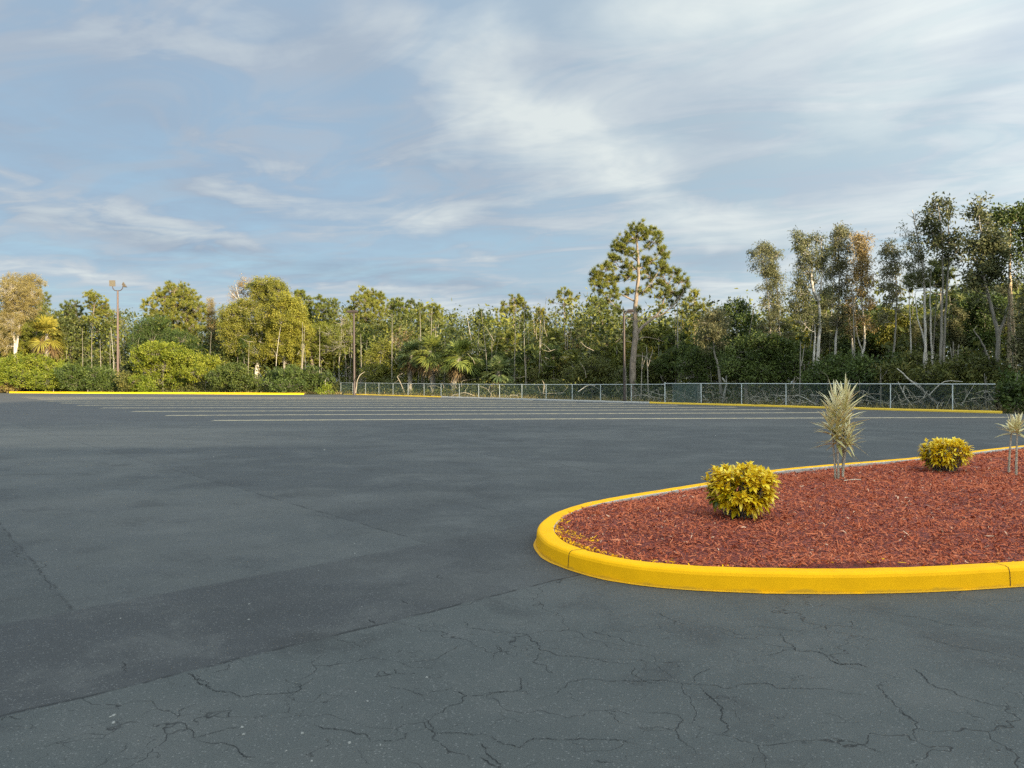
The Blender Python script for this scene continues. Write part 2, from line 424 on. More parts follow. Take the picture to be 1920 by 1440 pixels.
# ------------------------------------------------------------------ asphalt lot
FA = np.array([21.8, 38.05]); FD = np.array([-.622, .783])         # fence: right end seen, direction
FN = np.array([-FD[1], FD[0]]) * 1.0                                # towards the lot
FN = -FN if np.dot(FN, -FA) < 0 else FN
def line_sd(t, x, y, p, q):
    d = np.array(q) - np.array(p); d /= np.linalg.norm(d); n = (-d[1], d[0])
    return t.m('ADD', t.m('MULTIPLY', t.m('SUBTRACT', x, p[0]), n[0]), t.m('MULTIPLY', t.m('SUBTRACT', y, p[1]), n[1]))
def asphalt_material():
    m, t, b, o = new_mat('asphalt')
    P = pos(t)
    wob = t.m('MULTIPLY', t.m('SUBTRACT', t.noise(P, 2.2, 4, .6), .5), .10)
    s = t.xyz(P); x, y = s[0], s[1]
    fine = t.noise(P, 140, 2, .7); grit = t.noise(P, 420, 1, .5)
    mid = t.noise(P, 1.3, 5, .62); big = t.noise(t.vm('MULTIPLY', P, (.10, .22, 1)), 1.0, 4, .6, .6)
    smear = t.noise(t.vm('MULTIPLY', P, (.35, 1.5, 1)), .7, 5, .65, .8)
    A = t.m('ADD', line_sd(t, x, y, (-2.21, 3.32), (.393, 5.67)), wob)          # >0 beyond the seam
    B = t.m('ADD', line_sd(t, x, y, (-3.05, 4.585), (-.74, 6.9)), wob)
    C = t.m('ADD', line_sd(t, x, y, (-8.86, 16.6), (-.74, 6.9)), wob)           # >0 on the right
    D = t.m('ADD', line_sd(t, x, y, (-5.17, 7.77), (-2.82, 4.93)), wob)
    a = t.mr(A, -.012, .012); bb = t.mr(B, -.03, .05); c = t.mr(C, -.02, .03); d = t.mr(D, -.03, .03)
    old = t.m('SUBTRACT', 1, a)
    strip = t.m('MULTIPLY', a, t.m('SUBTRACT', 1, bb))
    rightC = t.m('MULTIPLY', bb, c)
    # colour: worn sealer, old slab a little greener and paler, trench strip darker
    tone = t.noise(P, .85, 11, .72, .3)
    col = t.mix(t.mr(mid, .3, .7), (.076, .083, .085), (.094, .101, .102))
    col = t.mix(t.m('MULTIPLY', old, .55), col, (.086, .099, .099))
    col = t.mix(t.m('MULTIPLY', strip, .75), col, (.048, .050, .055))
    col = t.mix(t.m('MULTIPLY', rightC, .65), col, (.058, .063, .067))
    col = t.mix(t.m('MULTIPLY', t.m('MULTIPLY', bb, t.m('SUBTRACT', 1, d)), .65), col, (.056, .063, .065))
    col = t.mix(t.m('MULTIPLY', t.mr(big, .48, .62), .60), col, (.122, .125, .122))
    col = t.mix(t.m('MULTIPLY', t.mr(big, .48, .32), .50), col, (.050, .054, .058))
    col = t.mix(t.m('MULTIPLY', t.mr(tone, .50, .64), .48), col, (.132, .136, .134))
    col = t.mix(t.m('MULTIPLY', t.mr(tone, .49, .36), .52), col, (.040, .043, .046))
    col = t.mix(t.m('MULTIPLY', t.mr(smear, .54, .70), .25), col, (.112, .114, .112))
    oil = t.m('MULTIPLY', t.mr(t.noise(t.vm('ADD', P, (31, 7, 0)), .55, 7, .6), .66, .74), .5)
    col = t.mix(oil, col, (.028, .029, .030))
    # paler tan band across the far left of the lot
    tan_band = t.m('MULTIPLY', t.mr(t.m('ADD', y, t.m('MULTIPLY', wob, 8)), 16.6, 17.6), t.mr(t.m('ADD', y, t.m('MULTIPLY', wob, 30)), 28, 21))
    tan_band = t.m('MULTIPLY', tan_band, t.mr(t.m('ADD', x, t.m('MULTIPLY', wob, 60)), -2, -12))
    col = t.mix(t.m('MULTIPLY', tan_band, t.mr(smear, .25, .6, .25, .75)), col, (.19, .182, .165))
    # stall field: grazing sunlight put into a lighter purple-grey tone
    far = t.mr(y, 24, 31)
    col = t.mix(t.m('MULTIPLY', far, .55), col, (.112, .108, .110))
    # seams
    for q, lo, w, k in ((A, None, .024, .90), (C, bb, .022, .75), (D, bb, .020, .65), (B, None, .014, .25)):
        brk = t.mr(t.noise(P, 5.0, 3, .7), .38, .58)
        line = t.m('MULTIPLY', t.m('MULTIPLY', t.mr(t.m('ABSOLUTE', t.m('ADD', q, t.m('MULTIPLY', t.m('SUBTRACT', mid, .5), .02))), w, .001), brk), k)
        if lo is not None: line = t.m('MULTIPLY', line, lo)
        col = t.mix(line, col, (.012, .013, .014))
    # hairline cracks: two crazed networks that come and go
    hair = None
    for sc_, wd_, lo, hi, dis in ((1.15, .0055, .40, .54, .55), (2.9, .0085, .47, .60, .30)):
        v = t.n('ShaderNodeTexVoronoi', feature='DISTANCE_TO_EDGE')
        t.put(v.inputs['Vector'], t.vm('ADD', P, t.vm('SCALE', t.n_col(P, 1.9 * sc_), scale=dis))); v.inputs['Scale'].default_value = sc_
        h_ = t.m('MULTIPLY', t.mr(v.outputs['Distance'], wd_, .0), t.mr(t.noise(P, 1.3 * sc_, 4, .65), lo, hi))
        hair = h_ if hair is None else t.m('MAXIMUM', hair, t.m('MULTIPLY', h_, .8))
    hair = t.m('MULTIPLY', hair, t.m('MULTIPLY_ADD', old, .80, .10))
    col = t.mix(hair, col, (.014, .015, .016))
    col = t.vm('MULTIPLY', col, (.575, .570, .552))
    # grain, pale stone flecks
    col = t.vm('SCALE', col, scale=t.m('MULTIPLY', t.mr(fine, .25, .75, .66, 1.34, False), t.mr(grit, .2, .8, .66, 1.38, False)))
    va = t.n('ShaderNodeTexVoronoi'); t.put(va.inputs['Vector'], P); va.inputs['Scale'].default_value = 75.0
    agg = t.m('MULTIPLY', t.mr(va.outputs['Distance'], .42, .22), t.m('GREATER_THAN', t.xyz(va.outputs['Color'])[1], .80))
    col = t.mix(t.m('MULTIPLY', agg, .5), col, (.16, .16, .155))
    vo = t.n('ShaderNodeTexVoronoi'); t.put(vo.inputs['Vector'], P); vo.inputs['Scale'].default_value = 4.0
    fl = t.m('MULTIPLY', t.mr(vo.outputs['Distance'], .030, .018), t.m('GREATER_THAN', t.xyz(vo.outputs['Color'])[0], .90))
    col = t.mix(t.m('MULTIPLY', fl, .6), col, (.20, .20, .19))
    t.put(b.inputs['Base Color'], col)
    t.put(b.inputs['Roughness'], t.mr(mid, .3, .7, .62, .78)); b.inputs['Specular IOR Level'].default_value = .36
    bump(t, b, t.m('ADD', t.m('ADD', fine, t.m('MULTIPLY', grit, .6)), t.m('MULTIPLY', hair, -2.0)), .45, .006)
    return m
def _ncol(s, vec, scale):
    x = s.n('ShaderNodeTexNoise'); s.put(x.inputs['Vector'], vec); x.inputs['Scale'].default_value = scale; x.inputs['Detail'].default_value = 4
    return s.vm('SUBTRACT', x.outputs['Color'], (.5, .5, .5))
NT.n_col = _ncol
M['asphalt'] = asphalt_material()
M['crack'] = simple_mat('crack_shadow', (.010, .011, .012), .9)

KF = lambda s, off=1.35: FA + FD * s + FN * off                      # along the front of the fence
kerbA = np.array([-65.0, 99.6]); kerbB = np.array([-23.6, 87.0])
lot_pts = [(-170, -46), (110, -46), (110, -5), (46, 10), KF(-8), KF(-3), KF(10), KF(30), KF(64.5), kerbB, kerbA, (-110, 112), (-170, 118)]
mb = MB()
# lot as a sheet of quads under the polygon: triangulated by blender
bmv = [(p[0], p[1], 0.0) for p in lot_pts]
mb.add(bmv, np.arange(len(bmv))[None], 0)
Z5 = lambda l: [(900 + a / 1.882, 1080 + b / 1.882) for a, b in l]
Z4 = lambda l: [(a / 2.0, 960 + b / 2.0) for a, b in l]
cracks = [
 (Z5([(0,190),(110,203),(165,205),(200,235),(215,265),(330,285),(430,300),(570,320)]), 1.2), (Z5([(230,270),(185,305),(260,345)]), 1),
 (Z5([(385,190),(430,208),(490,217),(560,245),(610,252)]), 1), (Z5([(540,320),(570,370),(640,380)]), 1),
 (Z5([(0,420),(70,412),(130,408),(190,425)]), 1), (Z5([(130,408),(145,385),(135,360)]), 1.2),
 (Z5([(190,440),(270,420),(310,380),(380,365),(520,370),(570,375),(660,370),(760,385),(880,398),(1020,383),(1150,400),(1330,418),(1450,432)]), 1.1),
 (Z5([(760,385),(775,345),(830,320)]), .9), (Z5([(775,390),(815,430),(850,475),(865,520),(860,570)]), 1.5),
 (Z5([(435,475),(480,495),(540,530)]), .8), (Z5([(560,478),(700,492),(690,545),(700,575),(770,635)]), 1), (Z5([(560,540),(640,535),(685,550)]), .8),
 (Z5([(0,555),(60,585),(130,608),(190,575),(330,580),(480,580),(580,600)]), 1.1), (Z5([(0,640),(40,668),(80,678)]), 1.6), (Z5([(410,655),(425,660),(470,660)]), 1.2),
 (Z5([(1070,195),(1080,235),(1115,265),(1200,270),(1240,300),(1280,320)]), 1.4), (Z5([(1240,300),(1275,314),(1330,312),(1380,325)]), 2.6),
 (Z5([(1500,320),(1560,350),(1580,375),(1670,408),(1780,450),(1900,465)]), 1.5), (Z5([(1490,465),(1520,510)]), 1), (Z5([(1210,550),(1300,585),(1430,630)]), 1),
 (Z5([(1200,480),(1290,510)]), .8), (Z5([(850,195),(910,220),(1000,230)]), .9), (Z5([(930,180),(1070,188),(1160,188)]), .9), (Z5([(1240,190),(1320,212),(1410,228)]), 1),
 (Z5([(1400,120),(1550,150),(1700,180)]), .8), (Z5([(1550,210),(1660,248),(1740,255)]), 1), (Z5([(630,130),(680,155),(690,175)]), 1), (Z5([(60,245),(70,265),(120,285)]), .9),
 (Z5([(1570,150),(1640,175),(1800,175)]), .8), (Z5([(1670,250),(1760,262),(1915,300)]), .8),
 (Z4([(700,605),(740,630),(780,645),(810,675),(870,680),(900,695),(1010,685),(1130,665),(1145,645),(1250,605)]), 1.2), (Z4([(700,605),(740,630),(790,660)]), 1.9),
 (Z4([(850,570),(852,595),(790,605)]), .9), (Z4([(660,780),(670,750),(740,720)]), .9), (Z4([(660,785),(730,850),(820,825),(900,810)]), 1),
 (Z4([(730,850),(890,890),(910,915),(960,925)]), 1.1), (Z4([(1180,795),(1290,820),(1390,865)]), 1), (Z4([(1390,865),(1520,850),(1525,830)]), .8),
 (Z4([(1480,590),(1495,608),(1600,605)]), 1), (Z4([(1750,690),(1840,685),(1920,678)]), 1), (Z4([(1690,670),(1750,690),(1735,715),(1590,770)]), 1),
 (Z4([(1580,770),(1615,800),(1620,825),(1700,832),(1850,830)]), 1.2), (Z4([(1725,410),(1745,435),(1830,445),(1920,458)]), 1), (Z4([(1860,500),(1875,525),(1920,530)]), 1),
 (Z4([(455,560),(480,600)]), 1.2), (Z4([(0,785),(20,770),(100,775)]), 1.3), (Z4([(1240,470),(1300,490),(1330,490),(1340,520)]), .8), (Z4([(1380,405),(1410,420)]), 1.8),
 (Z4([(1500,330),(1515,340),(1530,345)]), 1.8), (Z4([(1640,235),(1670,250)]), 1.2), (Z4([(490,330),(550,312),(600,308)]), .8), (Z4([(1450,650),(1530,670),(1620,695)]), .8),
 (Z4([(0,85),(60,140),(90,180),(140,220),(190,280),(205,320)]), .9), (Z4([(1800,870),(1850,930),(1890,955)]), 1.3), (Z4([(1070,625),(1140,655)]), .7),
 ([(855, 846), (900, 851), (960, 858), (1010, 866)], 1.3), ([(1010, 866), (1060, 873), (1120, 884), (1180, 890)], 1.6), ([(620, 834), (690, 830), (720, 829)], 1.2),
 ([(880, 946), (930, 956), (985, 972)], 1.0),
]
for cpx, wmul in cracks:
    P = np.array([gnd(a, b_) for a, b_ in cpx])
    for it in range(4 if P[0][1] < 9 else 2):
        midp = (P[1:] + P[:-1]) / 2; L = np.linalg.norm(P[1:] - P[:-1], axis=1, keepdims=True)
        midp[:, :2] += RNG.normal(size=(len(midp), 2)) * L * .11
        Q = np.empty((len(P) * 2 - 1, 3)); Q[0::2] = P; Q[1::2] = midp; P = Q
    n = len(P); tt = np.linspace(0, 1, n)
    w = .0012 * wmul * np.clip(np.minimum(tt, 1 - tt) * 6, .12, 1) * np.clip(RNG.normal(1, .45, n), .25, 2.2) * (1 + max(0, P[:, 1].mean() - 8) * .12)
    T = np.gradient(P, axis=0); T /= np.linalg.norm(T, axis=1, keepdims=True); S = np.stack([-T[:, 1], T[:, 0], T[:, 2] * 0], 1)
    V = np.stack([P + S * w[:, None], P - S * w[:, None]], 1).reshape(-1, 3); V[:, 2] = .003
    i = np.arange(n - 1)[:, None] * 2
    mb.add(V, np.concatenate([i, i + 1, i + 3, i + 2], 1), 1)
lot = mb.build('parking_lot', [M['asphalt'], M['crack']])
tag(lot, 'dark sealed asphalt parking lot with cracks and seams', None, None, 'structure')

def line_paint():
    m, t, b, o = new_mat('worn_line_paint')
    n = t.noise(pos(t), 3.0, 6, .7); f = t.noise(pos(t), 40, 3, .7)
    t.put(b.inputs['Base Color'], t.mix(t.mr(t.m('ADD', n, t.m('MULTIPLY', f, .5)), .62, .88), (.52, .41, .23), (.22, .20, .165)))
    b.inputs['Roughness'].default_value = .7
    return m
M['linepaint'] = line_paint()
# parking stripes, left ends and a point on the right measured on the photograph
stripes = [((399, 788.5), (1886, 782.3)), ((311, 779.1), (1590, 773.4)), ((248, 771.5), (1470, 768.0)), ((190, 765.0), (1380, 763.6)), ((146, 759.9), (1270, 759.8)),
           ((113, 755.8), (1170, 756.6)), ((90, 752.3), (1080, 753.6)), ((72, 749.4), (1000, 751.0)), ((55, 746.9), (900, 748.9)), ((42, 744.6), (800, 746.8))]
for (a, b_) in stripes:
    p, q = gnd(*a), gnd(*b_); d = q - p; L = np.linalg.norm(d); d /= L; s = np.array([-d[1], d[0], 0]) * (.15 + .004 * p[1])
    n = int(L / 1.5) + 2; tt = np.linspace(0, 1, n)[:, None]; C = p + (q - p) * tt
    C[:, 1] += np.sin(tt[:, 0] * 5) * .10
    V = np.stack([C + s, C - s], 1).reshape(-1, 3); V[:, 2] = .004
    i = np.arange(n - 1)[:, None] * 2; mb = MB(); mb.add(V, np.concatenate([i, i + 1, i + 3, i + 2], 1)[:, ::-1])
    mb.build('painted_line', M['linepaint'], lot)

# small pale stones and bits lying on the asphalt
mb = MB(); spots = [(213, 1342, .016), (212, 1356, .014), (206, 1345, .010), (800, 1271, .012), (566, 1376, .012), (655, 1394, .013), (688, 1316, .011), (666, 1298, .008),
    (467, 1133, .011), (466, 1162, .010), (664, 1019, .012), (665, 1038, .012), (278, 1007, .010), (105, 1031, .009), (597, 1070, .008), (678, 1138, .007), (225, 1160, .009),
    (1080, 963, .016), (1342, 817, .03), (1524, 1138, .014), (1520, 1134, .008), (608, 844, .04), (400, 857, .025), (536, 1409, .009), (584, 1428, .010), (453, 1365, .014), (456, 1378, .012), (713, 1398, .008)]
for px, py, r in spots:
    r *= .62
    c = gnd(px, py); c[2] = r * .35
    v = np.array([[-1,-1,-1],[1,-1,-1],[1,1,-1],[-1,1,-1],[-.6,-.6,.7],[.6,-.5,.6],[.6,.6,.8],[-.5,.6,.7]]) * r * .7 * RNG.uniform(.6, 1.2, (8, 3)) * np.array([1.2, 1, .55]) + c
    mb.add(v, [[3,2,1,0],[4,5,6,7],[0,1,5,4],[1,2,6,5],[2,3,7,6],[3,0,4,7]], 0)
tag(mb.build('pebbles', simple_mat('pale_stone', (.20, .20, .19), .8)), 'pale pebbles and crumbs scattered on the asphalt', None, None, 'stuff')

# ------------------------------------------------------------------ ground beyond the lot
def ground_mat():
    m, t, b, o = new_mat('woodland_floor')
    P = pos(t); n = t.noise(P, .35, 6, .65); f = t.noise(P, 6, 5, .7)
    c = t.mix(t.mr(n, .35, .65), (.090, .068, .040), (.075, .085, .028))
    c = t.mix(t.m('MULTIPLY', t.mr(f, .45, .7), .6), c, (.17, .13, .08))
    t.put(b.inputs['Base Color'], c); b.inputs['Roughness'].default_value = .95; b.inputs['Specular IOR Level'].default_value = .1
    bump(t, b, f, .7, .08); return m
mb = MB(); s = 900
g = np.linspace(-s, s, 3); mb.add([(-s, -s, -.03), (s, -s, -.03), (s, s, -.03), (-s, s, -.03)], [[0, 1, 2, 3]])
tag(mb.build('ground', ground_mat()), 'leaf littered woodland floor beyond the parking lot', None, None, 'structure')

# ------------------------------------------------------------------ kerbs
def paint_mat(name, col, wear):
    m, t, b, o = new_mat(name)
    P = pos(t); n = t.noise(P, 5, 6, .65); f = t.noise(P, 60, 3, .6)
    c = t.mix(t.mr(n, .25, .75), col, tuple(q * .86 for q in col))
    c = t.mix(t.m('MULTIPLY', t.mr(t.noise(t.vm('MULTIPLY', P, (1, 1, 3)), 9, 6, .75), .68, .76), wear), c, (.36, .30, .16))
    zz_ = t.xyz(P)[2]; dirt = t.m('MULTIPLY', t.mr(t.m('ADD', zz_, t.m('MULTIPLY', t.m('SUBTRACT', n, .5), .09)), .030, .006), .55)
    c = t.mix(dirt, c, (.30, .19, .03))
    sc2 = t.m('MULTIPLY', t.mr(t.noise(t.vm('MULTIPLY', P, (3, 3, 22)), 3.0, 5, .7), .66, .74), .22)
    c = t.mix(sc2, c, (.34, .20, .03))
    t.put(b.inputs['Base Color'], c); b.inputs['Roughness'].default_value = .65; b.inputs['Specular IOR Level'].default_value = .10
    bump(t, b, t.m('ADD', t.m('MULTIPLY', n, .6), f), .15, .004); return m
M['yellow_paint'] = paint_mat('yellow_kerb_paint', (.92, .455, .003), .45)
M['sunlit_yellow_paint'] = paint_mat('sunlit_yellow_kerb_paint', (.80, .56, .012), .55)  # same paint, lighter lemon base holds the sunlight on the verge kerb
M['shaded_faded_yellow_paint'] = paint_mat('shaded_faded_yellow_kerb_paint', (.70, .46, .05), .9)  # worn paint, base also dulled for the shade along the fence
M['concrete'] = simple_mat('bare_concrete', (.36, .34, .31), .85, 0, .25, 12, .2, .2)
M['kerbcrack'] = M['crack']

def catmull_closed(P, k):
    P = np.asarray(P, float); n = len(P); out = []
    for i in range(n):
        p0, p1, p2, p3 = P[i - 1], P[i], P[(i + 1) % n], P[(i + 2) % n]
        for u in np.linspace(0, 1, k, endpoint=False):
            out.append(.5 * ((2 * p1) + (p2 - p0) * u + (2 * p0 - 5 * p1 + 4 * p2 - p3) * u * u + (3 * p1 - p0 - 3 * p2 + p3) * u ** 3))
    return np.array(out)
KH = .139
isl_px = [(1007, 990), (1014, 1005), (1028, 1018), (1068, 1034), (1122, 1048), (1220, 1063), (1366, 1072), (1580, 1075), (1760, 1071), (1920, 1062)]
isl = [gnd(a, b_, KH)[:2] for a, b_ in isl_px] + [np.array(q) for q in ((4.9, 5.75), (6.6, 6.3), (9.2, 7.5), (12.2, 9.5), (14.6, 12.2), (15.3, 15.0), (14.6, 17.0), (12.8, 16.9))]
isl += [gnd(a, b_, KH)[:2] for a, b_ in [(1920, 835), (1720, 857), (1453, 880), (1334, 902), (1258, 914), (1150, 932), (1090, 944), (1041, 960), (1017, 975)]]
OUT = catmull_closed(isl, 10)
# even spacing
seg = np.linalg.norm(np.roll(OUT, -1, 0) - OUT, axis=1); cum = np.concatenate([[0], np.cumsum(seg)]); tot = cum[-1]
NS = 620; sN = np.linspace(0, tot, NS, endpoint=False)
OUTc = np.vstack([OUT, OUT[:1]])
OUT = np.stack([np.interp(sN, cum, OUTc[:, k]) for k in (0, 1)], 1)
for _ in range(6): OUT = .25 * np.roll(OUT, 1, 0) + .5 * OUT + .25 * np.roll(OUT, -1, 0)
tg = np.roll(OUT, -1, 0) - np.roll(OUT, 1, 0); tg /= np.linalg.norm(tg, axis=1, keepdims=True)
area = .5 * np.sum(OUT[:, 0] * np.roll(OUT[:, 1], -1) - OUT[:, 1] * np.roll(OUT[:, 0], -1))
NIN = np.stack([-tg[:, 1], tg[:, 0]], 1) * np.sign(area)             # pointing into the bed
def wav(n, amp, k, seed):
    r = np.random.default_rng(seed); th = np.linspace(0, 2 * np.pi, n, endpoint=False); s = np.zeros(n)
    for q in range(1, k): s += r.normal() * np.cos(q * th + r.uniform(0, 6.28)) / q ** .6
    return amp * s / (np.abs(s).max())
w1, w2, w3 = wav(NS, .007, 90, 1), wav(NS, .004, 140, 2), wav(NS, .012, 200, 3)
# profile: (inward offset, height, material of the strip that follows)
prof = [(-.030 , .004, 0), (-.016, .010, 0), (-.008, KH - .030, 0), (.000, KH - .012, 0), (.012, KH - .002, 0), (.030, KH + .003, 0), (.125, KH + .002, 0), (.142, KH - .004, 1), (.150, KH - .016, 1), (.152, -.02, 1)]
mb = MB(); rings = []
for k, (o_, z, mt) in enumerate(prof):
    off = o_ + (w3 * 1.4 if k == 0 else 0) + w1 * (.6 if k > 0 else 0) - (np.abs(w3) * .6 if k == 0 else 0)
    P = OUT + NIN * np.asarray(off)[:, None] if np.ndim(off) else OUT + NIN * off
    rings.append(np.column_stack([P, np.full(NS, z) + (w2 if 1 < k < 8 else 0)]))
V = np.concatenate(rings); i = np.arange(NS); j = (i + 1) % NS
for k in range(len(prof) - 1):
    f = np.stack([k * NS + i, k * NS + j, (k + 1) * NS + j, (k + 1) * NS + i], 1)
    if area < 0: f = f[:, ::-1]
    if k == 6:   # inner edge of the top: paint stops short here and there
        mt = (wav(NS, 1, 40, 9) > .45).astype(int)
    else: mt = prof[k][2]
    mb.add(V, f, mt, .5, True)
# expansion joints: narrow grooves across top and face
for px, py in ((1068, 1034), (1893, 1064), (1500, 877), (1220, 921)):
    c = gnd(px, py, KH)[:2]; k = int(np.argmin(np.linalg.norm(OUT - c, axis=1)))
    pts = []
    for (o_, z, _) in prof[1:7]:
        off = o_ - (.0022 if z < KH - .01 else 0); q = OUT[k] + NIN[k] * off
        pts.append(np.array([q[0], q[1], z + (.0035 if z > KH - .02 else 0)]))
    T2 = np.array([tg[k][0], tg[k][1], 0]) * .0028
    for a, b_ in zip(pts[:-1], pts[1:]):
        jog = np.array([tg[k][0], tg[k][1], 0]) * RNG.normal(0, .003)
        mb.add([a - T2, a + T2, b_ + T2 + jog, b_ - T2 + jog], [[0, 1, 2, 3]], 2)
tag(mb.build('island_kerb', [M['yellow_paint'], M['concrete'], M['crack']]), 'freshly painted yellow concrete kerb round the red mulch island', None, None, 'structure')

def strip_kerb(name, P2, h, w, mats, matf, label):
    P2 = np.asarray(P2, float); n = len(P2); T = np.gradient(P2, axis=0); T /= np.linalg.norm(T, axis=1, keepdims=True); Nn = np.stack([-T[:, 1], T[:, 0]], 1)
    r = np.random.default_rng(5); zj = r.normal(0, .006, n)
    prof = [(-w / 2 - .02, -.02), (-w / 2, h - .03), (-w / 2 + .03, h), (w / 2 - .03, h), (w / 2, h - .03), (w / 2, -.02)]
    V = np.concatenate([np.column_stack([P2 + Nn * a, np.full(n, z) + zj * (z > 0)]) for a, z in prof]); mb = MB(); i = np.arange(n - 1)
    for k in range(len(prof) - 1): mb.add(V, np.stack([k * n + i, k * n + i + 1, (k + 1) * n + i + 1, (k + 1) * n + i], 1), matf, .5)
    for e in (0, n - 1): mb.add(V[[k * n + e for k in range(len(prof))]], np.arange(len(prof))[None], int(matf[0 if e == 0 else -1]))
    return tag(mb.build(name, mats), label, None, None, 'structure')
tt = np.linspace(0, 1, 40)[:, None]
strip_kerb('verge_kerb', kerbA + (kerbB - kerbA) * tt, .19, .24, [M['sunlit_yellow_paint'], M['concrete']], np.zeros(39, int), 'long yellow kerb in front of the shrubs at the far left of the lot')
S = np.linspace(-2.6, 64.0, 134); P2 = np.array([KF(s_, 1.30 + .06 * math.sin(s_ * .4)) for s_ in S]); Sm = (S[1:] + S[:-1]) / 2
mf = np.where((Sm > 18.6) & (Sm < 44), 1, 0)
strip_kerb('fence_kerb', P2[::-1], .11, .17, [M['shaded_faded_yellow_paint'], M['concrete']], mf[::-1].copy(), 'faded yellow and bare concrete kerb along the foot of the fence')

# ------------------------------------------------------------------ mulch bed
INN = OUT + NIN * .149
def edge_dist(P):
    d = np.full(len(P), 1e9)
    for k in range(0, NS, 2): d = np.minimum(d, (P[:, 0] - INN[k, 0]) ** 2 + (P[:, 1] - INN[k, 1]) ** 2)
    return np.sqrt(d)
def inside(P, poly):
    x, y = P[:, 0], P[:, 1]; r = np.zeros(len(P), bool); n = len(poly)
    for i in range(n):
        x1, y1 = poly[i]; x2, y2 = poly[(i + 1) % n]
        c = ((y1 > y) != (y2 > y)) & (x < (x2 - x1) * (y - y1) / (y2 - y1 + 1e-12) + x1)
        r ^= c
    return r
rs = np.random.default_rng(21); LUMP = [(rs.uniform(0, 10), rs.uniform(4, 18), rs.uniform(.25, .9), rs.normal(0, .016)) for _ in range(170)]
def mulch_z(P):
    d = edge_dist(P); t = np.clip(d / 1.1, 0, 1); z = .088 + .100 * t * t * (3 - 2 * t)
    # lower along the back kerb, heaped against the front one
    k = np.clip((P[:, 1] - 6.2 - .55 * P[:, 0]) / 2.5, 0, 1); z += .045 * (1 - k) * np.exp(-d / .4)
    for a, b_, r, h in LUMP: z += h * np.exp(-((P[:, 0] - a) ** 2 + (P[:, 1] - b_) ** 2) / r ** 2)
    return z
gx, gy = np.meshgrid(np.arange(.1, 15.6, .08), np.arange(5.0, 17.6, .08)); G = np.stack([gx.ravel(), gy.ravel()], 1)
ins = inside(G, OUT + NIN * .06); Zg = np.zeros(len(G)); Zg[ins] = mulch_z(G[ins]); 
edge = edge_dist(G); Zg[ins] = np.minimum(Zg[ins], np.where(inside(G[ins], INN), 9, .118))
Zg += rs.normal(0, .006, len(Zg)); nx = gx.shape[1]
ii = np.arange(gx.shape[0] - 1)[:, None] * nx + np.arange(nx - 1)[None]; ii = ii.ravel(); q = np.stack([ii, ii + 1, ii + nx + 1, ii + nx], 1)
ok = inside(G, OUT + NIN * .065); q = q[ok[q].all(1)]
def mulch_base():
    m, t, b, o = new_mat('mulch_bed')
    P = pos(t); n = t.noise(t.vm('MULTIPLY', P, (1, 1, 1)), 38, 5, .7); l = t.noise(P, 2.5, 3)
    c = t.ramp(n, [(.32, (.045, .011, .009)), (.52, (.22, .042, .025)), (.75, (.40, .095, .055))])
    t.put(b.inputs['Base Color'], c); b.inputs['Roughness'].default_value = .95; bump(t, b, n, 1.0, .03); return m
def chip_mat():
    m, t, b, o = new_mat('mulch_chips')
    ti = t.attr('tint')
    c = t.ramp(ti, [(0, (.13, .020, .010)), (.35, (.420, .098, .044)), (.72, (.580, .180, .085)), (.93, (.66, .24, .115)), (1.0, (.72, .46, .30))])
    t.put(b.inputs['Base Color'], c); b.inputs['Roughness'].default_value = .9; b.inputs['Specular IOR Level'].default_value = .08; return m
mb = MB(); mb.add(np.column_stack([G, Zg]), q, 0)
mulch = mb.build('mulch_bed', mulch_base()); tag(mulch, 'mound of soil under red wood mulch in the island', None, None, 'structure')
# chips
N = 420000; C2 = np.stack([rs.uniform(.2, 13.5, N), rs.uniform(5.1, 17.2, N)], 1)
keep = (rs.random(N) < np.clip((6.2 / C2[:, 1]) ** 1.5, .10, 1)) & (C2[:, 0] < C2[:, 1] * .72 + .4)
C2 = C2[keep]; C2 = C2[inside(C2, OUT + NIN * .147)]; N = len(C2)
ed = edge_dist(C2); zc = mulch_z(C2) + rs.gamma(1.5, .006, N)
far = np.clip(C2[:, 1] / 7, 1, 2.2)
az = rs.uniform(0, np.pi, N) + .5 * np.sin(C2[:, 0] * 1.3 + C2[:, 1]); el = rs.normal(0, .30, N)
ln = np.clip(rs.lognormal(-3.42, .50, N), .012, .12) * far ** .5; wd = np.clip(rs.lognormal(-4.95, .42, N), .003, .020) * far ** .6
D = np.stack([np.cos(az) * np.cos(el), np.sin(az) * np.cos(el), np.sin(el)], 1)
S_ = unit(np.cross(D, np.array([0, 0, 1.0]) + rs.normal(0, .35, (N, 3)))); Nn = np.cross(S_, D)
P0 = np.column_stack([C2, zc]); bend = rs.normal(0, .16, N)[:, None] * ln[:, None]
a = P0 - D * ln[:, None] / 2; c = P0 + D * ln[:, None] / 2; bmid = P0 + Nn * bend
wv = wd[:, None] / 2
V = np.stack([a - S_ * wv * .5, a + S_ * wv * .6, bmid - S_ * wv, bmid + S_ * wv, c - S_ * wv * .6, c + S_ * wv * .35], 1).reshape(-1, 3)
i6 = np.arange(N)[:, None] * 6
F4 = np.concatenate([np.concatenate([i6, i6 + 1, i6 + 3, i6 + 2], 1), np.concatenate([i6 + 2, i6 + 3, i6 + 5, i6 + 4], 1)])
patch = .5 + .5 * np.sin(C2[:, 0] * 2.1 + 1.3 * np.sin(C2[:, 1] * 1.7)) * np.sin(C2[:, 1] * 1.9)
tint = np.clip(rs.normal(.45, .16, N) + .08 * (patch - .5), 0, .93); tint[rs.random(N) < .012] = 1.0
front = (C2[:, 1] < 6.6 + .2 * C2[:, 0]) | (C2[:, 0] < .62)
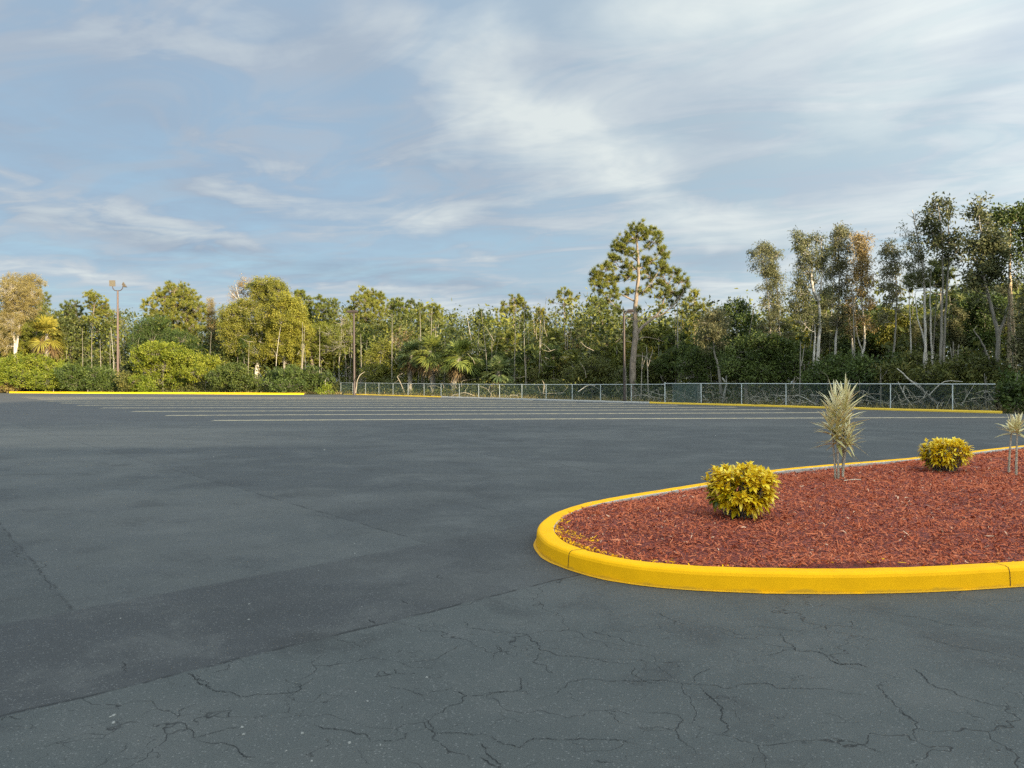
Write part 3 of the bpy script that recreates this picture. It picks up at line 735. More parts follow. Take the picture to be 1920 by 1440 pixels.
tip = np.clip(1.25 - np.hypot(C2[:, 0] - .70, C2[:, 1] - 6.45) / .9, 0, 1)
ovr = front & (ed < .012 + .24 * tip * (.55 + .45 * np.sin(C2[:, 0] * 19 + C2[:, 1] * 11)) + rs.exponential(.006, N)) & (rs.random(N) < .85) & (C2[:, 0] < 4.2)
mi = np.where(ovr, 1, 0)
mb = MB(); mb.add(V, F4, np.tile(mi, 2), np.tile(tint, 2))
M['chips'] = chip_mat()
tag(mb.build('mulch', [M['chips'], M['yellow_paint']]), 'red shredded wood mulch with yellow overspray along the kerb', None, None, 'stuff')
def bed(px, py):
    z = .17
    for _ in range(5):
        g_ = gnd(px, py, z); z = float(mulch_z(g_[None, :2])[0])
    g_[2] = z; return g_

# twig lying by the cordyline
a = bed(1583, 903); b_ = bed(1614, 901); mb = MB(); P = smooth_path(np.array([a + [0, 0, .012], (a + b_) / 2 + [0, .01, .016], b_ + [0, 0, .010]]), 4)
tube(mb, P, [.007] * len(P), 6, 0, cap=True)
tag(mb.build('fallen_stick', simple_mat('peeled_stick', (.62, .50, .36), .8)), 'short pale stick lying on red mulch at the foot of the tall striped plant', 'stick')

# ------------------------------------------------------------------ island plants
def croton_mat():
    m, t, b, o = new_mat('croton_leaves')
    ti = t.attr('tint')
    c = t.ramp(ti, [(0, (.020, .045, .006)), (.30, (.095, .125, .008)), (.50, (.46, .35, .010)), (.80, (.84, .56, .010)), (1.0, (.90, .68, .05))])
    n = t.noise(objco(t), 90, 3, .6)
    c = t.mix(t.m('MULTIPLY', t.mr(n, .55, .70), .45), c, (.13, .16, .010))
    t.put(b.inputs['Base Color'], c); b.inputs['Roughness'].default_value = .34; b.inputs['Specular IOR Level'].default_value = .45
    tr = t.n('ShaderNodeBsdfTranslucent'); t.put(tr.inputs[0], c); mx = t.n('ShaderNodeMixShader'); mx.inputs[0].default_value = .22
    t.L.new(b.outputs[0], mx.inputs[1]); t.L.new(tr.outputs[0], mx.inputs[2]); t.L.new(mx.outputs[0], o.inputs[0]); return m
M['croton'] = croton_mat()
def blade(mb, base, D, ln, wd, droop, rng, mat, tint, seg=5, fold=.25, shape='ellip'):
    side = unit(np.cross(D, np.array([0, 0, 1.0])) + rng.normal(0, .12, 3)); up = np.cross(side, D)
    t = np.linspace(0, 1, seg + 1)
    C = base + D * ln * t[:, None] + np.array([0, 0, -1.0]) * (droop * ln * t ** 2)[:, None]
    w = wd / 2 * (np.sin(np.pi * np.clip(t * .96 + .03, 0, 1)) ** .8 * (.75 + .4 * t) if shape == 'ellip' else (1 - t) ** .55 * np.clip(t * 7 + .45, 0, 1))
    L = C + side * w[:, None] + up * (w * fold)[:, None]; Rr = C - side * w[:, None] + up * (w * fold)[:, None]
    V = np.concatenate([L, C, Rr]); n = seg + 1; i = np.arange(seg)
    f = np.concatenate([np.stack([i, i + n, i + n + 1, i + 1], 1), np.stack([i + n, i + 2 * n, i + 2 * n + 1, i + n + 1], 1)])
    mb.add(V, f, mat, tint, True)
def croton(g_, w, h, seed, label, leaf=.10, nros=150, name='croton_shrub', leafw=.034):
    rng = np.random.default_rng(seed); root = empty(name, g_, label, 'shrub', 'yellow shrubs in the mulch island')
    lm, sm = MB(), MB(); c = g_ + np.array([0, 0, h * .53]); r = np.array([w / 2 * .86, w / 2 * .80, h * .40])
    for i in range(nros):
        q = rand_dir(1, rng, .12)[0]; k = rng.uniform(.72, 1.0) if i < nros * .8 else rng.uniform(.3, .7)
        if q[2] > 0: qq = np.sign(q) * np.abs(q) ** .8
        else: qq = q
        p = c + qq * r * k * rng.uniform(.92, 1.07)
        if p[2] < g_[2] + .05: p[2] = g_[2] + .05
        ax = unit(q * np.array([1, 1, .8]) + np.array([0, 0, .55]) + rng.normal(0, .22, 3))
        lit_tone = np.clip(.88 + .32 * q[2] + .22 * q[0] - .10 * q[1] + rng.normal(0, .17) + (.0 if k > .7 else -.45), .02, 1)  # light put into leaf tone: top, right and front yellower, inside greener
        st = g_ + np.array([rng.normal(0, .035), rng.normal(0, .035), -.02])
        if i % 2 == 0: tube(sm, smooth_path(np.array([st, st * .4 + p * .6 - np.array([0, 0, .06]), p]), 4), np.linspace(.008, .0035, 9), 5, 0)
        e1 = unit(np.cross(ax, [0.3, .2, 1])); e2 = np.cross(ax, e1)
        for a in range(rng.integers(9, 14)):
            th = a * 2.4 + rng.uniform(-.3, .3); op = rng.uniform(.35, 1.2)
            D = unit(ax * math.cos(op) + (e1 * math.cos(th) + e2 * math.sin(th)) * math.sin(op))
            blade(lm, p + rng.normal(0, .008, 3), D, leaf * rng.uniform(.65, 1.2), leafw * rng.uniform(.75, 1.15), rng.uniform(.05, .4), rng, 0, lit_tone + rng.normal(0, .10), 4)
    sm.build('stem', M['barkgrey'], root, g_); lm.build('foliage', M['croton'], root, g_); return root
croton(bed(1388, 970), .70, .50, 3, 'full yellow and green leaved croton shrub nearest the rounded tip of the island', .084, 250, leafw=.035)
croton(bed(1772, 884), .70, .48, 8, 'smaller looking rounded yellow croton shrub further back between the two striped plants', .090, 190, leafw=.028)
def cord_mat():
    m, t, b, o = new_mat('striped_cream_leaves')
    ti = t.attr('tint')
    c = t.ramp(ti, [(0, (.20, .20, .05)), (.3, (.48, .42, .15)), (.65, (.70, .61, .30)), (1, (.82, .75, .50))])
    n = t.noise(t.vm('MULTIPLY', objco(t), (60, 60, 6)), 1.0, 3)
    c = t.mix(t.m('MULTIPLY', t.mr(n, .5, .7), .35), c, (.16, .17, .05))
    t.put(b.inputs['Base Color'], c); b.inputs['Roughness'].default_value = .42
    tr = t.n('ShaderNodeBsdfTranslucent'); t.put(tr.inputs[0], c); mx = t.n('ShaderNodeMixShader'); mx.inputs[0].default_value = .25
    t.L.new(b.outputs[0], mx.inputs[1]); t.L.new(tr.outputs[0], mx.inputs[2]); t.L.new(mx.outputs[0], o.inputs[0]); return m
M['cord'] = cord_mat(); M['cordstem'] = bark_mat('pale_ringed_stem', (.30, .25, .17), (.52, .46, .36), 14)
def striped_plant(g_, stems, label, seed, group):
    """stems: (dx, top height, lean, leaf heights from/to, leaves, leaf length)"""
    rng = np.random.default_rng(seed); root = empty('striped_dracaena', g_, label, 'plant', group)
    for (dx, dy, h, lean, z0, z1, n, ll) in stems:
        sm, lm = MB(), MB()
        P = smooth_path(np.array([g_ + [dx, dy, -.03], g_ + [dx + lean * .25, dy, h * .35], g_ + [dx + lean * .6, dy, h * .7], g_ + [dx + lean, dy, h]]), 8)
        k = len(P); tube(sm, P, .017 * (1 - .45 * np.linspace(0, 1, k)) * (1 + .07 * np.cos(np.arange(k) * 2.6)), 8, 0)
        for i in range(n):
            u = (i + rng.uniform(0, 1)) / n; z = z0 + (z1 - z0) * u; p = P[min(k - 1, int(z / h * (k - 1)))] + np.array([0, 0, 0])
            az = i * 2.399 + rng.uniform(-.4, .4); el = R(14 + 60 * u ** 1.0) + rng.normal(0, .20); el = R(rng.uniform(-35, 5)) if u < .10 else el
            if u > .93: el = R(rng.uniform(66, 88))
            D = np.array([math.cos(az) * math.cos(el), math.sin(az) * math.cos(el), math.sin(el)])
            L = ll * (1.0 - .22 * abs(u - .45)) * rng.uniform(.75, 1.12)
            blade(lm, p + D * .008, D, L, .044 * rng.uniform(.8, 1.25), rng.uniform(.08, .36) * (1 - u * .75), rng, 0, np.clip(.46 + .38 * u + rng.normal(0, .15), 0, 1), 7, .30, 'lance')
        sm.build('stem', M['cordstem'], root, g_); lm.build('leaf_cluster', M['cord'], root, g_)
    return root
g1 = bed(1577, 898)
striped_plant(g1, [(-.030, .0, 1.02, -.05, .42, 1.02, 62, .37), (.030, .02, 1.08, .03, .48, 1.08, 66, .37), (.005, -.03, .58, .08, .36, .58, 26, .30), (-.055, .03, .80, -.08, .48, .80, 28, .32)],
    'tall cream and green striped spiky plant standing between the two yellow shrubs', 4, 'striped plants in the mulch island')
g2 = bed(1906, 892)
striped_plant(g2, [(-.005, 0, .68, .02, .56, .68, 30, .26), (.12, .35, .66, .05, .54, .66, 26, .26)], 'small striped plant with a bare thin stem at the right edge of the photo', 6, 'striped plants in the mulch island')

# ------------------------------------------------------------------ fence
fence_o = FA + FD * 0
def fence():
    root = empty('chain_link_fence', (FA[0], FA[1], 0), 'low grey chain link fence running along the woods behind the lot', 'fence')
    b0 = np.array([FA[0], FA[1], 0.0]); dz = np.array([FD[0], FD[1], 0.0])
    corner = 18.3
    def ht(s): return 1.36 if s <= corner else 1.30 - .05 * math.sin((s - corner) / 34.0 * math.pi)
    posts = [0, 3.05, 6.1, 9.15, 12.2, 15.25, corner - 1.3 * 0] + [18.3 + 3.08 * k for k in range(1, 10 + 1)] + [corner + 3.08 * k for k in range(11, 17)]
    for s in posts:
        p = b0 + dz * s; mb = MB(); big = abs(s - corner) < .01
        tube(mb, [p + [0, 0, -.1], p + [0, 0, ht(s) + (.06 if big else .0)]], .036 if big else .029, 8, 0, cap=True)
        o = mb.build('post', M['galv'], root, b0)
    for s0, s1 in ((-1.9, corner), (corner, posts[-1])):
        n = 24; P = np.array([b0 + dz * s + [0, 0, ht(s if s > corner + .01 or s0 < corner - .1 and s <= corner and s0 < 0 else s + .02) - .02] for s in np.linspace(s0, s1, n)])
        mb = MB(); tube(mb, P, .023, 6, 0, cap=True); mb.build('top_rail', M['galv'], root, b0)
    for s0, s1, nm, dup_ in ((-1.9, corner, 'wire_mesh', 1), (corner, posts[-1], 'wire_mesh', 1)):
        mb = MB(); pitch = .085; L = s1 - s0
        hh = ht((s0 + s1) / 2) - .05 if s0 > 0 else 1.31
        k = np.arange(-hh, L, pitch)
        for sgn in (1, -1):
            a0 = k.copy(); a1 = k + hh; z0 = np.zeros_like(k) + .02; z1 = np.zeros_like(k) + hh
            c0 = np.clip(a0, 0, L); c1 = np.clip(a1, 0, L); z0 = .02 + (c0 - a0) / hh * (hh - .02); z1 = .02 + (c1 - a0) / hh * (hh - .02)
            if sgn < 0: z0, z1 = hh + .02 - z0, hh + .02 - z1
            A = b0 + dz * (s0 + c0)[:, None] + np.stack([FN[0] * .012 * sgn + 0 * z0, FN[1] * .012 * sgn + 0 * z0, z0], 1)
            B = b0 + dz * (s0 + c1)[:, None] + np.stack([FN[0] * .012 * sgn + 0 * z0, FN[1] * .012 * sgn + 0 * z0, z1], 1)
            w = .0027; dd = unit(B - A); nn_ = np.array([FN[0], FN[1], 0]); sd = np.cross(dd, nn_)
            ring = [nn_ * w, -nn_ * w * .5 + sd * w, -nn_ * w * .5 - sd * w]
            V = np.stack([A + ring[0], A + ring[1], A + ring[2], B + ring[0], B + ring[1], B + ring[2]], 1).reshape(-1, 3); i = np.arange(len(k))[:, None] * 6
            mb.add(V, np.concatenate([np.concatenate([i + q, i + (q + 1) % 3, i + 3 + (q + 1) % 3, i + 3 + q], 1) for q in range(3)]))
        mb.build(nm, M['wire'], root, b0)
    return root
fence()
# leaning spare panel of mesh beside the corner post
def spare():
    p = np.array([FA[0], FA[1], 0]) + np.array([FD[0], FD[1], 0]) * 17.9 - np.array([FN[0], FN[1], 0]) * .35
    root = empty('gate_panel', p, 'tight meshed green grey gate leaf folded open behind the fence corner post', 'gate')
    d = np.array([-FD[0], -FD[1], 0]); mb = MB(); L, H = 2.3, 1.34
    tube(mb, [p + [0, 0, .03], p + d * L + [0, 0, .03], p + d * L + [0, 0, H], p + [0, 0, H], p + [0, 0, .03]], .02, 6)
    mb.build('frame', M['galv'], root, p)
    mb = MB(); w = .009
    for a in np.arange(.03, H, .028): mb.add([p + [0, 0, a], p + d * L + [0, 0, a], p + d * L + [0, 0, a + w], p + [0, 0, a + w]], [[0, 1, 2, 3]])
    for a in np.arange(.03, L, .028): mb.add([p + d * a + [FN[0] * .004, FN[1] * .004, .03], p + d * (a + w) + [FN[0] * .004, FN[1] * .004, .03], p + d * (a + w) + [FN[0] * .004, FN[1] * .004, H], p + d * a + [FN[0] * .004, FN[1] * .004, H]], [[0, 1, 2, 3]])
    mb.build('wire_mesh', M['wire'], root, p)
spare()

# ------------------------------------------------------------------ light poles
def floodlight(parent, c, base, yaw, tilt, s=1.0):
    mb = MB(); ca, sa = math.cos(yaw), math.sin(yaw)
    f = np.array([ca * math.cos(tilt), sa * math.cos(tilt), math.sin(tilt)]); rgt = np.array([-sa, ca, 0]); up = np.cross(f, rgt)
    def bx(m_, x0, x1, hw, hh, hw1, hh1):
        V = []
        for x, a, b_ in ((x0, hw, hh), (x1, hw1, hh1)):
            for q, w in ((-1, -1), (1, -1), (1, 1), (-1, 1)): V.append(c + f * x + rgt * q * a + up * w * b_)
        m_.add(V, [[3, 2, 1, 0], [4, 5, 6, 7], [0, 1, 5, 4], [1, 2, 6, 5], [2, 3, 7, 6], [3, 0, 4, 7]])
    bx(mb, -.22 * s, .10 * s, .16 * s, .18 * s, .34 * s, .36 * s); bx(mb, .10 * s, .15 * s, .37 * s, .39 * s, .37 * s, .39 * s)
    fl = mb.build('floodlight', M['lamphouse'], parent, base)
    lb = MB(); bx(lb, .152 * s, .160 * s, .31 * s, .33 * s, .31 * s, .33 * s); lb.build('lens', M['lamp'], fl, base)
def pole1():
    Y = 100.0; base = at(221, 716, Y); base[2] = 0; m = Y / F
    root = empty('light_pole', base, 'tall brown pole with two floodlights facing different ways behind the left kerb', 'light pole')
    top = at(221, 545, Y); mb = MB(); tube(mb, [base + [0, 0, -.1], base + (top - base) * .5, top], [.16, .14, .11], 10, cap=True)
    tube(mb, [base + [0, 0, 0], base + [0, 0, .35]], [.33, .30], 10, cap=True); mb.build('pole', M['brownpole'], root, base)
    mb = MB()
    for s in (-1, 1):
        tube(mb, smooth_path(np.array([top, top + [s * .35, 0, .02], top + [s * .62, 0, .30], top + [s * .66, 0, .55]]), 4), .055, 6, cap=True)
    mb.build('bracket', M['bronze'], root, base)
    floodlight(root, top + np.array([-.66, 0, .95]), base, R(-82), R(-6), 1.0)
    floodlight(root, top + np.array([.85, 0, .72]), base, R(18), R(32), .95)
pole1()
def shoebox(parent, c, base, d, L=.75, W=.5, H=.16):
    mb = MB(); box(mb, c, (L, W, H), 0, math.atan2(d[1], d[0]), bev=.05); f = mb.build('lamp_head', M['bronze'], parent, base)
    mb = MB(); box(mb, c + np.array([0, 0, -H / 2 - .012]), (L * .8, W * .8, .02), 0, math.atan2(d[1], d[0])); mb.build('lens', M['lamp'], f, base)
def pole2():
    Y = 85.0; base = at(664.5, 716, Y); base[2] = 0; root = empty('light_pole', base, 'slim dark pole with one flat lamp head at the left end of the fence', 'light pole')
    top = at(663.5, 587, Y); mb = MB(); tube(mb, [base + [0, 0, -.1], top], [.15, .11], 8, cap=True); mb.build('pole', M['bronze'], root, base)
    shoebox(root, top + np.array([-.15, 0, .16]), base, (1, -.25), 1.05, .62, .24)
pole2()
def pole3():
    p = FA + FD * 20.3 - FN * .5; Y = p[1]; px = 1171; base = at(px, 716, Y); base[2] = 0
    root = empty('light_pole', base, 'dark weathered pole with a side mounted lamp just left of the tall pine trunk', 'light pole')
    top = at(px - 1, 588, Y); mb = MB(); tube(mb, [base + [0, 0, -.1], top], [.09, .07], 8, cap=True); mb.build('pole', M['bronze'], root, base)
    mb = MB(); tube(mb, [top + [0, 0, -.12], top + [.16, 0, .08], top + [.32, 0, .16]], .035, 6, cap=True); mb.build('arm', M['bronze'], root, base)
    shoebox(root, top + np.array([.46, 0, .20]), base, (1, -.4), .42, .34, .20)
pole3()

# ------------------------------------------------------------------ trees, left to right (pixel measurements at each tree's own distance)
T = {}
def tr(key, *a, **k): T[key] = make_tree(*a, **k); return T[key]
FRONT = 'trees at the edge of the woods'
tr('tan1', 'paperbark_tree', 'tan leaved tree with white forked trunk at the far left edge of the photo', 'tree', 108,
   [[(28, 716), (31, 660), (38, 600), (45, 545)], [(31, 690), (27, 640), (24, 590), (18, 560)]],
   [(28, 530, 18, 16), (52, 527, 20, 14), (40, 548, 28, 18), (62, 552, 18, 18), (20, 565, 18, 20), (45, 578, 26, 20), (15, 600, 15, 18), (34, 610, 18, 20, .7), (8, 640, 18, 22, .7)], 'gum', 'tan', .22, 'barkwhite', FRONT)
tr('darkl', 'pine_tree', 'dark thin pine just right of the tan leaved tree at far left', 'tree', 118,
   [[(72, 716), (74, 640), (76, 560)]], [(74, 548, 10, 9), (80, 562, 12, 10), (70, 578, 13, 10), (86, 588, 10, 9), (78, 605, 15, 12)], 'pine', 'pinedark', .14, group=FRONT)
tr('ol1', 'scrub_oak', 'olive tree behind the left palm, between it and the light pole', 'tree', 120,
   [[(135, 716), (133, 650), (136, 590)]], [(136, 578, 18, 12), (120, 596, 20, 16), (146, 600, 22, 18), (108, 610, 16, 16), (132, 625, 26, 20), (150, 650, 24, 24), (120, 660, 22, 20)], 'pine', 'pinedark', .17, group=FRONT)
tr('pl5', 'pine_tree', 'open crowned thin pine left of the brown floodlight pole', 'tree', 116,
   [[(170, 716), (171, 680), (174, 610), (177, 555)]], [(172, 553, 10, 7), (182, 558, 14, 8), (196, 572, 12, 9), (168, 570, 12, 9), (184, 585, 17, 10), (202, 590, 8, 8), (172, 600, 14, 10), (192, 615, 16, 9, .7)], 'finepine', 'pine', .17, group=FRONT)
tr('bare1', 'dying_pine', 'sparse half bare pine right behind the brown floodlight pole', 'tree', 122,
   [[(205, 716), (207, 650), (212, 588)]], [(212, 592, 14, 10, .6), (200, 610, 12, 9, .6), (222, 608, 14, 8, .6), (208, 630, 14, 10, .6), (226, 640, 10, 10, .5)], 'sparse', 'tan', .13, group=FRONT)
tr('bigL', 'pine_tree', 'broad dense round topped pine right of the floodlight pole', 'tree', 112,
   [[(318, 716), (322, 650), (326, 590), (327, 545)]],
   [(326, 540, 26, 12), (305, 556, 20, 12), (348, 556, 22, 13), (284, 572, 12, 10), (328, 570, 30, 14), (366, 578, 22, 13), (300, 588, 24, 13), (345, 596, 30, 14), (382, 592, 10, 10), (318, 612, 30, 13, .7), (360, 618, 24, 12)], 'pine', 'pine', .30, group=FRONT)
tr('bigLu', 'oak_tree', 'dark spreading oak underneath the broad round topped pine', 'tree', 107,
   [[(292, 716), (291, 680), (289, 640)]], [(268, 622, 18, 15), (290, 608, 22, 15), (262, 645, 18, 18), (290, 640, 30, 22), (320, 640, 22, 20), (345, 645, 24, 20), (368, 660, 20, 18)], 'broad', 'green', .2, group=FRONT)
tr('tan2', 'cypress_tree', 'narrow rusty tan cypress left of the big two toned tree', 'tree', 113,
   [[(396, 716), (397, 640), (397, 570)]], [(396, 570, 5, 10), (397, 590, 9, 14), (401, 612, 12, 16), (396, 635, 14, 16), (404, 655, 13, 16)], 'gum', 'tan', .14, 'barktan', FRONT)
tr('big2d', 'oak_tree', 'large two toned tree with pale bare twigs on its upper left', 'tree', 101,
   [[(478, 716), (481, 690), (486, 660), (491, 625), (494, 580), (496, 545)]],
   [(500, 532, 24, 10), (482, 544, 18, 12), (522, 545, 18, 14), (505, 560, 30, 15), (470, 575, 22, 16), (435, 590, 22, 18), (450, 615, 28, 20), (425, 620, 16, 14), (470, 640, 26, 18), (500, 600, 24, 20), (440, 650, 20, 14), (490, 660, 24, 16, .7)],
   'broad', 'oak', .26, 'barkwhite', FRONT, limbs=[([(490, 640), (470, 600), (448, 560), (440, 532)], .10, .02), ([(492, 610), (478, 570), (462, 535)], .08, .02), ([(494, 590), (484, 555), (478, 525)], .07, .02), ([(450, 565), (436, 552), (430, 545)], .05, .015), ([(470, 600), (440, 590), (420, 592)], .07, .02)])
tr('big2y', 'oak_tree', 'yellow green rounded tree growing into the right side of the two toned one', 'tree', 99,
   [[(530, 716), (532, 690), (534, 640), (536, 590)]], [(538, 566, 22, 14), (560, 580, 18, 16), (520, 582, 18, 15), (545, 602, 28, 18), (515, 620, 18, 16), (565, 620, 18, 18), (535, 640, 28, 18), (510, 655, 16, 14), (558, 655, 22, 16), (545, 675, 22, 12)], 'broad', 'yellow', .2, group=FRONT)
tr('twig1', 'bare_tree', 'pale twiggy half dead crown at the upper left of the two toned tree', 'tree', 103,
   [[(462, 716), (462, 660), (460, 600), (455, 550)]], [(448, 540, 16, 12, .7), (464, 532, 16, 10, .7), (440, 556, 12, 10, .6), (470, 552, 16, 12, .7), (452, 572, 18, 12, .6), (430, 575, 10, 8, .6)], 'sparse', 'tan', .14, 'barktan', FRONT, twig_r=.028)
tr('p565', 'pine_tree', 'bushy pine just behind the yellow green rounded tree', 'tree', 112,
   [[(566, 716), (565, 640), (564, 560)]], [(562, 556, 16, 9), (574, 568, 16, 10), (556, 574, 18, 11), (582, 588, 14, 12), (565, 592, 22, 13), (580, 612, 20, 14), (560, 620, 16, 14)], 'pine', 'pine', .2, group=FRONT)
tr('p610', 'pine_tree', 'open topped pine midway between the two toned tree and the slim lamp pole', 'tree', 110,
   [[(606, 716), (608, 640), (606, 565)]], [(602, 562, 11, 7), (620, 568, 14, 8), (594, 576, 10, 8), (612, 584, 20, 10), (630, 590, 10, 9), (602, 602, 18, 12, .8), (624, 612, 14, 12, .8)], 'finepine', 'pine', .17, group=FRONT)
tr('tw620', 'bare_tree', 'tan twiggy tree with pale trunk left of the slim lamp pole', 'tree', 99,
   [[(637, 716), (636, 680), (640, 640), (640, 600)], [(655, 716), (657, 690), (660, 650), (658, 610)]], [(640, 600, 18, 16, .8), (625, 625, 22, 16, .8), (655, 622, 16, 14, .8), (640, 645, 26, 14, .7), (612, 650, 18, 12, .7)], 'sparse', 'oak', .10, 'barkgrey', FRONT, twig_r=.018)
tr('p690', 'pine_tree', 'largest of the bushy pines behind the slim lamp pole', 'tree', 107,
   [[(684, 716), (683, 650), (686, 600), (682, 548)]],
   [(678, 544, 8, 6), (690, 551, 16, 8), (668, 560, 13, 9), (712, 560, 13, 11), (690, 570, 26, 12), (660, 580, 14, 10), (716, 582, 14, 12), (694, 594, 26, 13), (668, 604, 18, 12), (712, 612, 18, 14), (688, 625, 20, 12, .8)], 'pine', 'pine', .26, group=FRONT)
tr('p745', 'pine_tree', 'pine between the lamp pole and the palm clump, in the middle of three', 'tree', 112,
   [[(748, 716), (749, 640), (748, 565)]], [(746, 565, 13, 7), (735, 576, 10, 9), (757, 578, 13, 9), (746, 592, 20, 11), (764, 598, 14, 12), (738, 612, 16, 11)], 'pine', 'pine', .2, group=FRONT)
tr('p772', 'pine_tree', 'small open pine top showing between two fuller pines left of the palms', 'tree', 126,
   [[(772, 716), (771, 640), (771, 566)]], [(770, 566, 9, 5), (780, 574, 8, 6), (764, 578, 7, 6), (772, 590, 12, 8)], 'finepine', 'pinedark', .15, group=FRONT)
tr('p805', 'pine_tree', 'full flat topped pine directly behind the palm clump', 'tree', 105,
   [[(806, 716), (805, 640), (806, 580)]], [(800, 576, 15, 7), (818, 582, 11, 9), (790, 588, 11, 9), (808, 596, 20, 12), (822, 606, 9, 12), (790, 610, 16, 12), (812, 622, 16, 12)], 'pine', 'pine', .22, group=FRONT)
tr('tan755', 'bare_tree', 'low tan twiggy tree in front of the pines left of the palms', 'tree', 94,
   [[(752, 716), (752, 690), (755, 650)]], [(756, 628, 14, 10, .9), (740, 642, 16, 11, .9), (766, 645, 12, 12, .9), (745, 662, 18, 11, .8), (728, 676, 14, 12, .8)], 'sparse', 'tan', .10, 'barktan', FRONT, twig_r=.03)
tr('oak700', 'oak_tree', 'olive understory oak beneath the pines between lamp pole and palms', 'tree', 91,
   [[(712, 716), (713, 690), (716, 660)]], [(716, 655, 20, 12), (700, 672, 20, 13), (730, 690, 20, 13), (705, 697, 24, 12)], 'broad', 'oak', .12, group=FRONT)
tr('p850', 'pine_tree', 'small distant pine standing alone against the sky right of the flat topped pine', 'tree', 138,
   [[(849, 716), (849, 650), (850, 595)]], [(850, 594, 7, 5, .9), (843, 604, 7, 5, .8), (857, 606, 6, 5, .8), (848, 618, 10, 5, .8), (868, 620, 7, 6, .8), (876, 628, 7, 5, .8), (860, 634, 12, 6, .8)], 'finepine', 'pinedark', .13, group=FRONT)
tr('c905', 'pine_tree', 'narrow pine above the grey green palmetto', 'tree', 104,
   [[(908, 716), (908, 650), (904, 590)]], [(902, 588, 9, 7), (912, 598, 10, 9), (898, 606, 9, 9), (910, 618, 12, 11), (918, 606, 8, 8), (902, 636, 12, 11)], 'pine', 'pinedark', .15, group=FRONT)
tr('c962', 'pine_tree', 'tall straight dome topped pine left of the yellow cypress', 'tree', 95,
   [[(965, 716), (965, 660), (963, 600), (964, 560)]], [(963, 558, 12, 7), (972, 566, 12, 8), (950, 570, 10, 8), (982, 576, 9, 8), (940, 584, 9, 8), (962, 580, 16, 8, .8), (986, 594, 10, 9), (934, 600, 9, 9), (955, 600, 14, 8, .6), (976, 612, 12, 8, .6)], 'finepine', 'pine', .22, group=FRONT)
tr('c1008', 'cypress_tree', 'soft yellow green cypress behind the palm with dead fronds', 'tree', 84,
   [[(1004, 716), (1004, 680), (1003, 630), (1000, 600)]], [(1001, 624, 10, 12), (1010, 644, 15, 14), (992, 655, 16, 14), (1016, 668, 18, 14), (996, 680, 18, 12)], 'gum', 'yellow', .14, 'barktan', FRONT)
tr('c1015', 'cypress_tree', 'tan green conical tree between the two open topped pines', 'tree', 98,
   [[(1014, 716), (1014, 640), (1013, 585)]], [(1012, 588, 9, 9), (1020, 602, 11, 11), (1006, 606, 11, 10), (1024, 622, 12, 12), (1010, 630, 14, 12), (1034, 640, 11, 12)], 'pine', 'oak', .16, 'barktan', FRONT)
tr('c1058', 'pine_tree', 'tall open topped pine left of the giant pine', 'tree', 90,
   [[(1060, 716), (1060, 660), (1058, 600), (1058, 555)]], [(1058, 548, 10, 6), (1070, 554, 9, 7), (1046, 554, 9, 7), (1080, 560, 6, 6), (1038, 566, 6, 5), (1060, 568, 12, 6, .8), (1074, 576, 8, 6, .8), (1048, 584, 9, 6, .7), (1066, 592, 9, 6, .6)], 'finepine', 'pine', .20, group=FRONT)
tr('c1090', 'cypress_tree', 'tan feathery slender tree leaning beside the open topped pine', 'tree', 84,
   [[(1066, 716), (1070, 690), (1074, 660), (1078, 630)]], [(1078, 624, 9, 14, .8), (1070, 645, 12, 14, .8), (1084, 655, 12, 14, .8), (1064, 668, 11, 12, .8)], 'gum', 'tan', .11, 'barkwhite', FRONT)
tr('c1120', 'pine_tree', 'bright green full pine immediately left of the giant pine', 'tree', 84,
   [[(1138, 716), (1138, 660), (1130, 610), (1122, 570)]],
   [(1112, 564, 11, 7), (1128, 568, 15, 8), (1104, 578, 10, 8), (1122, 584, 20, 10), (1146, 582, 12, 9), (1108, 600, 16, 11), (1136, 604, 22, 12), (1092, 612, 14, 10), (1090, 632, 16, 11), (1120, 626, 20, 12), (1146, 628, 16, 12)], 'pine', 'pine', .24, group=FRONT)
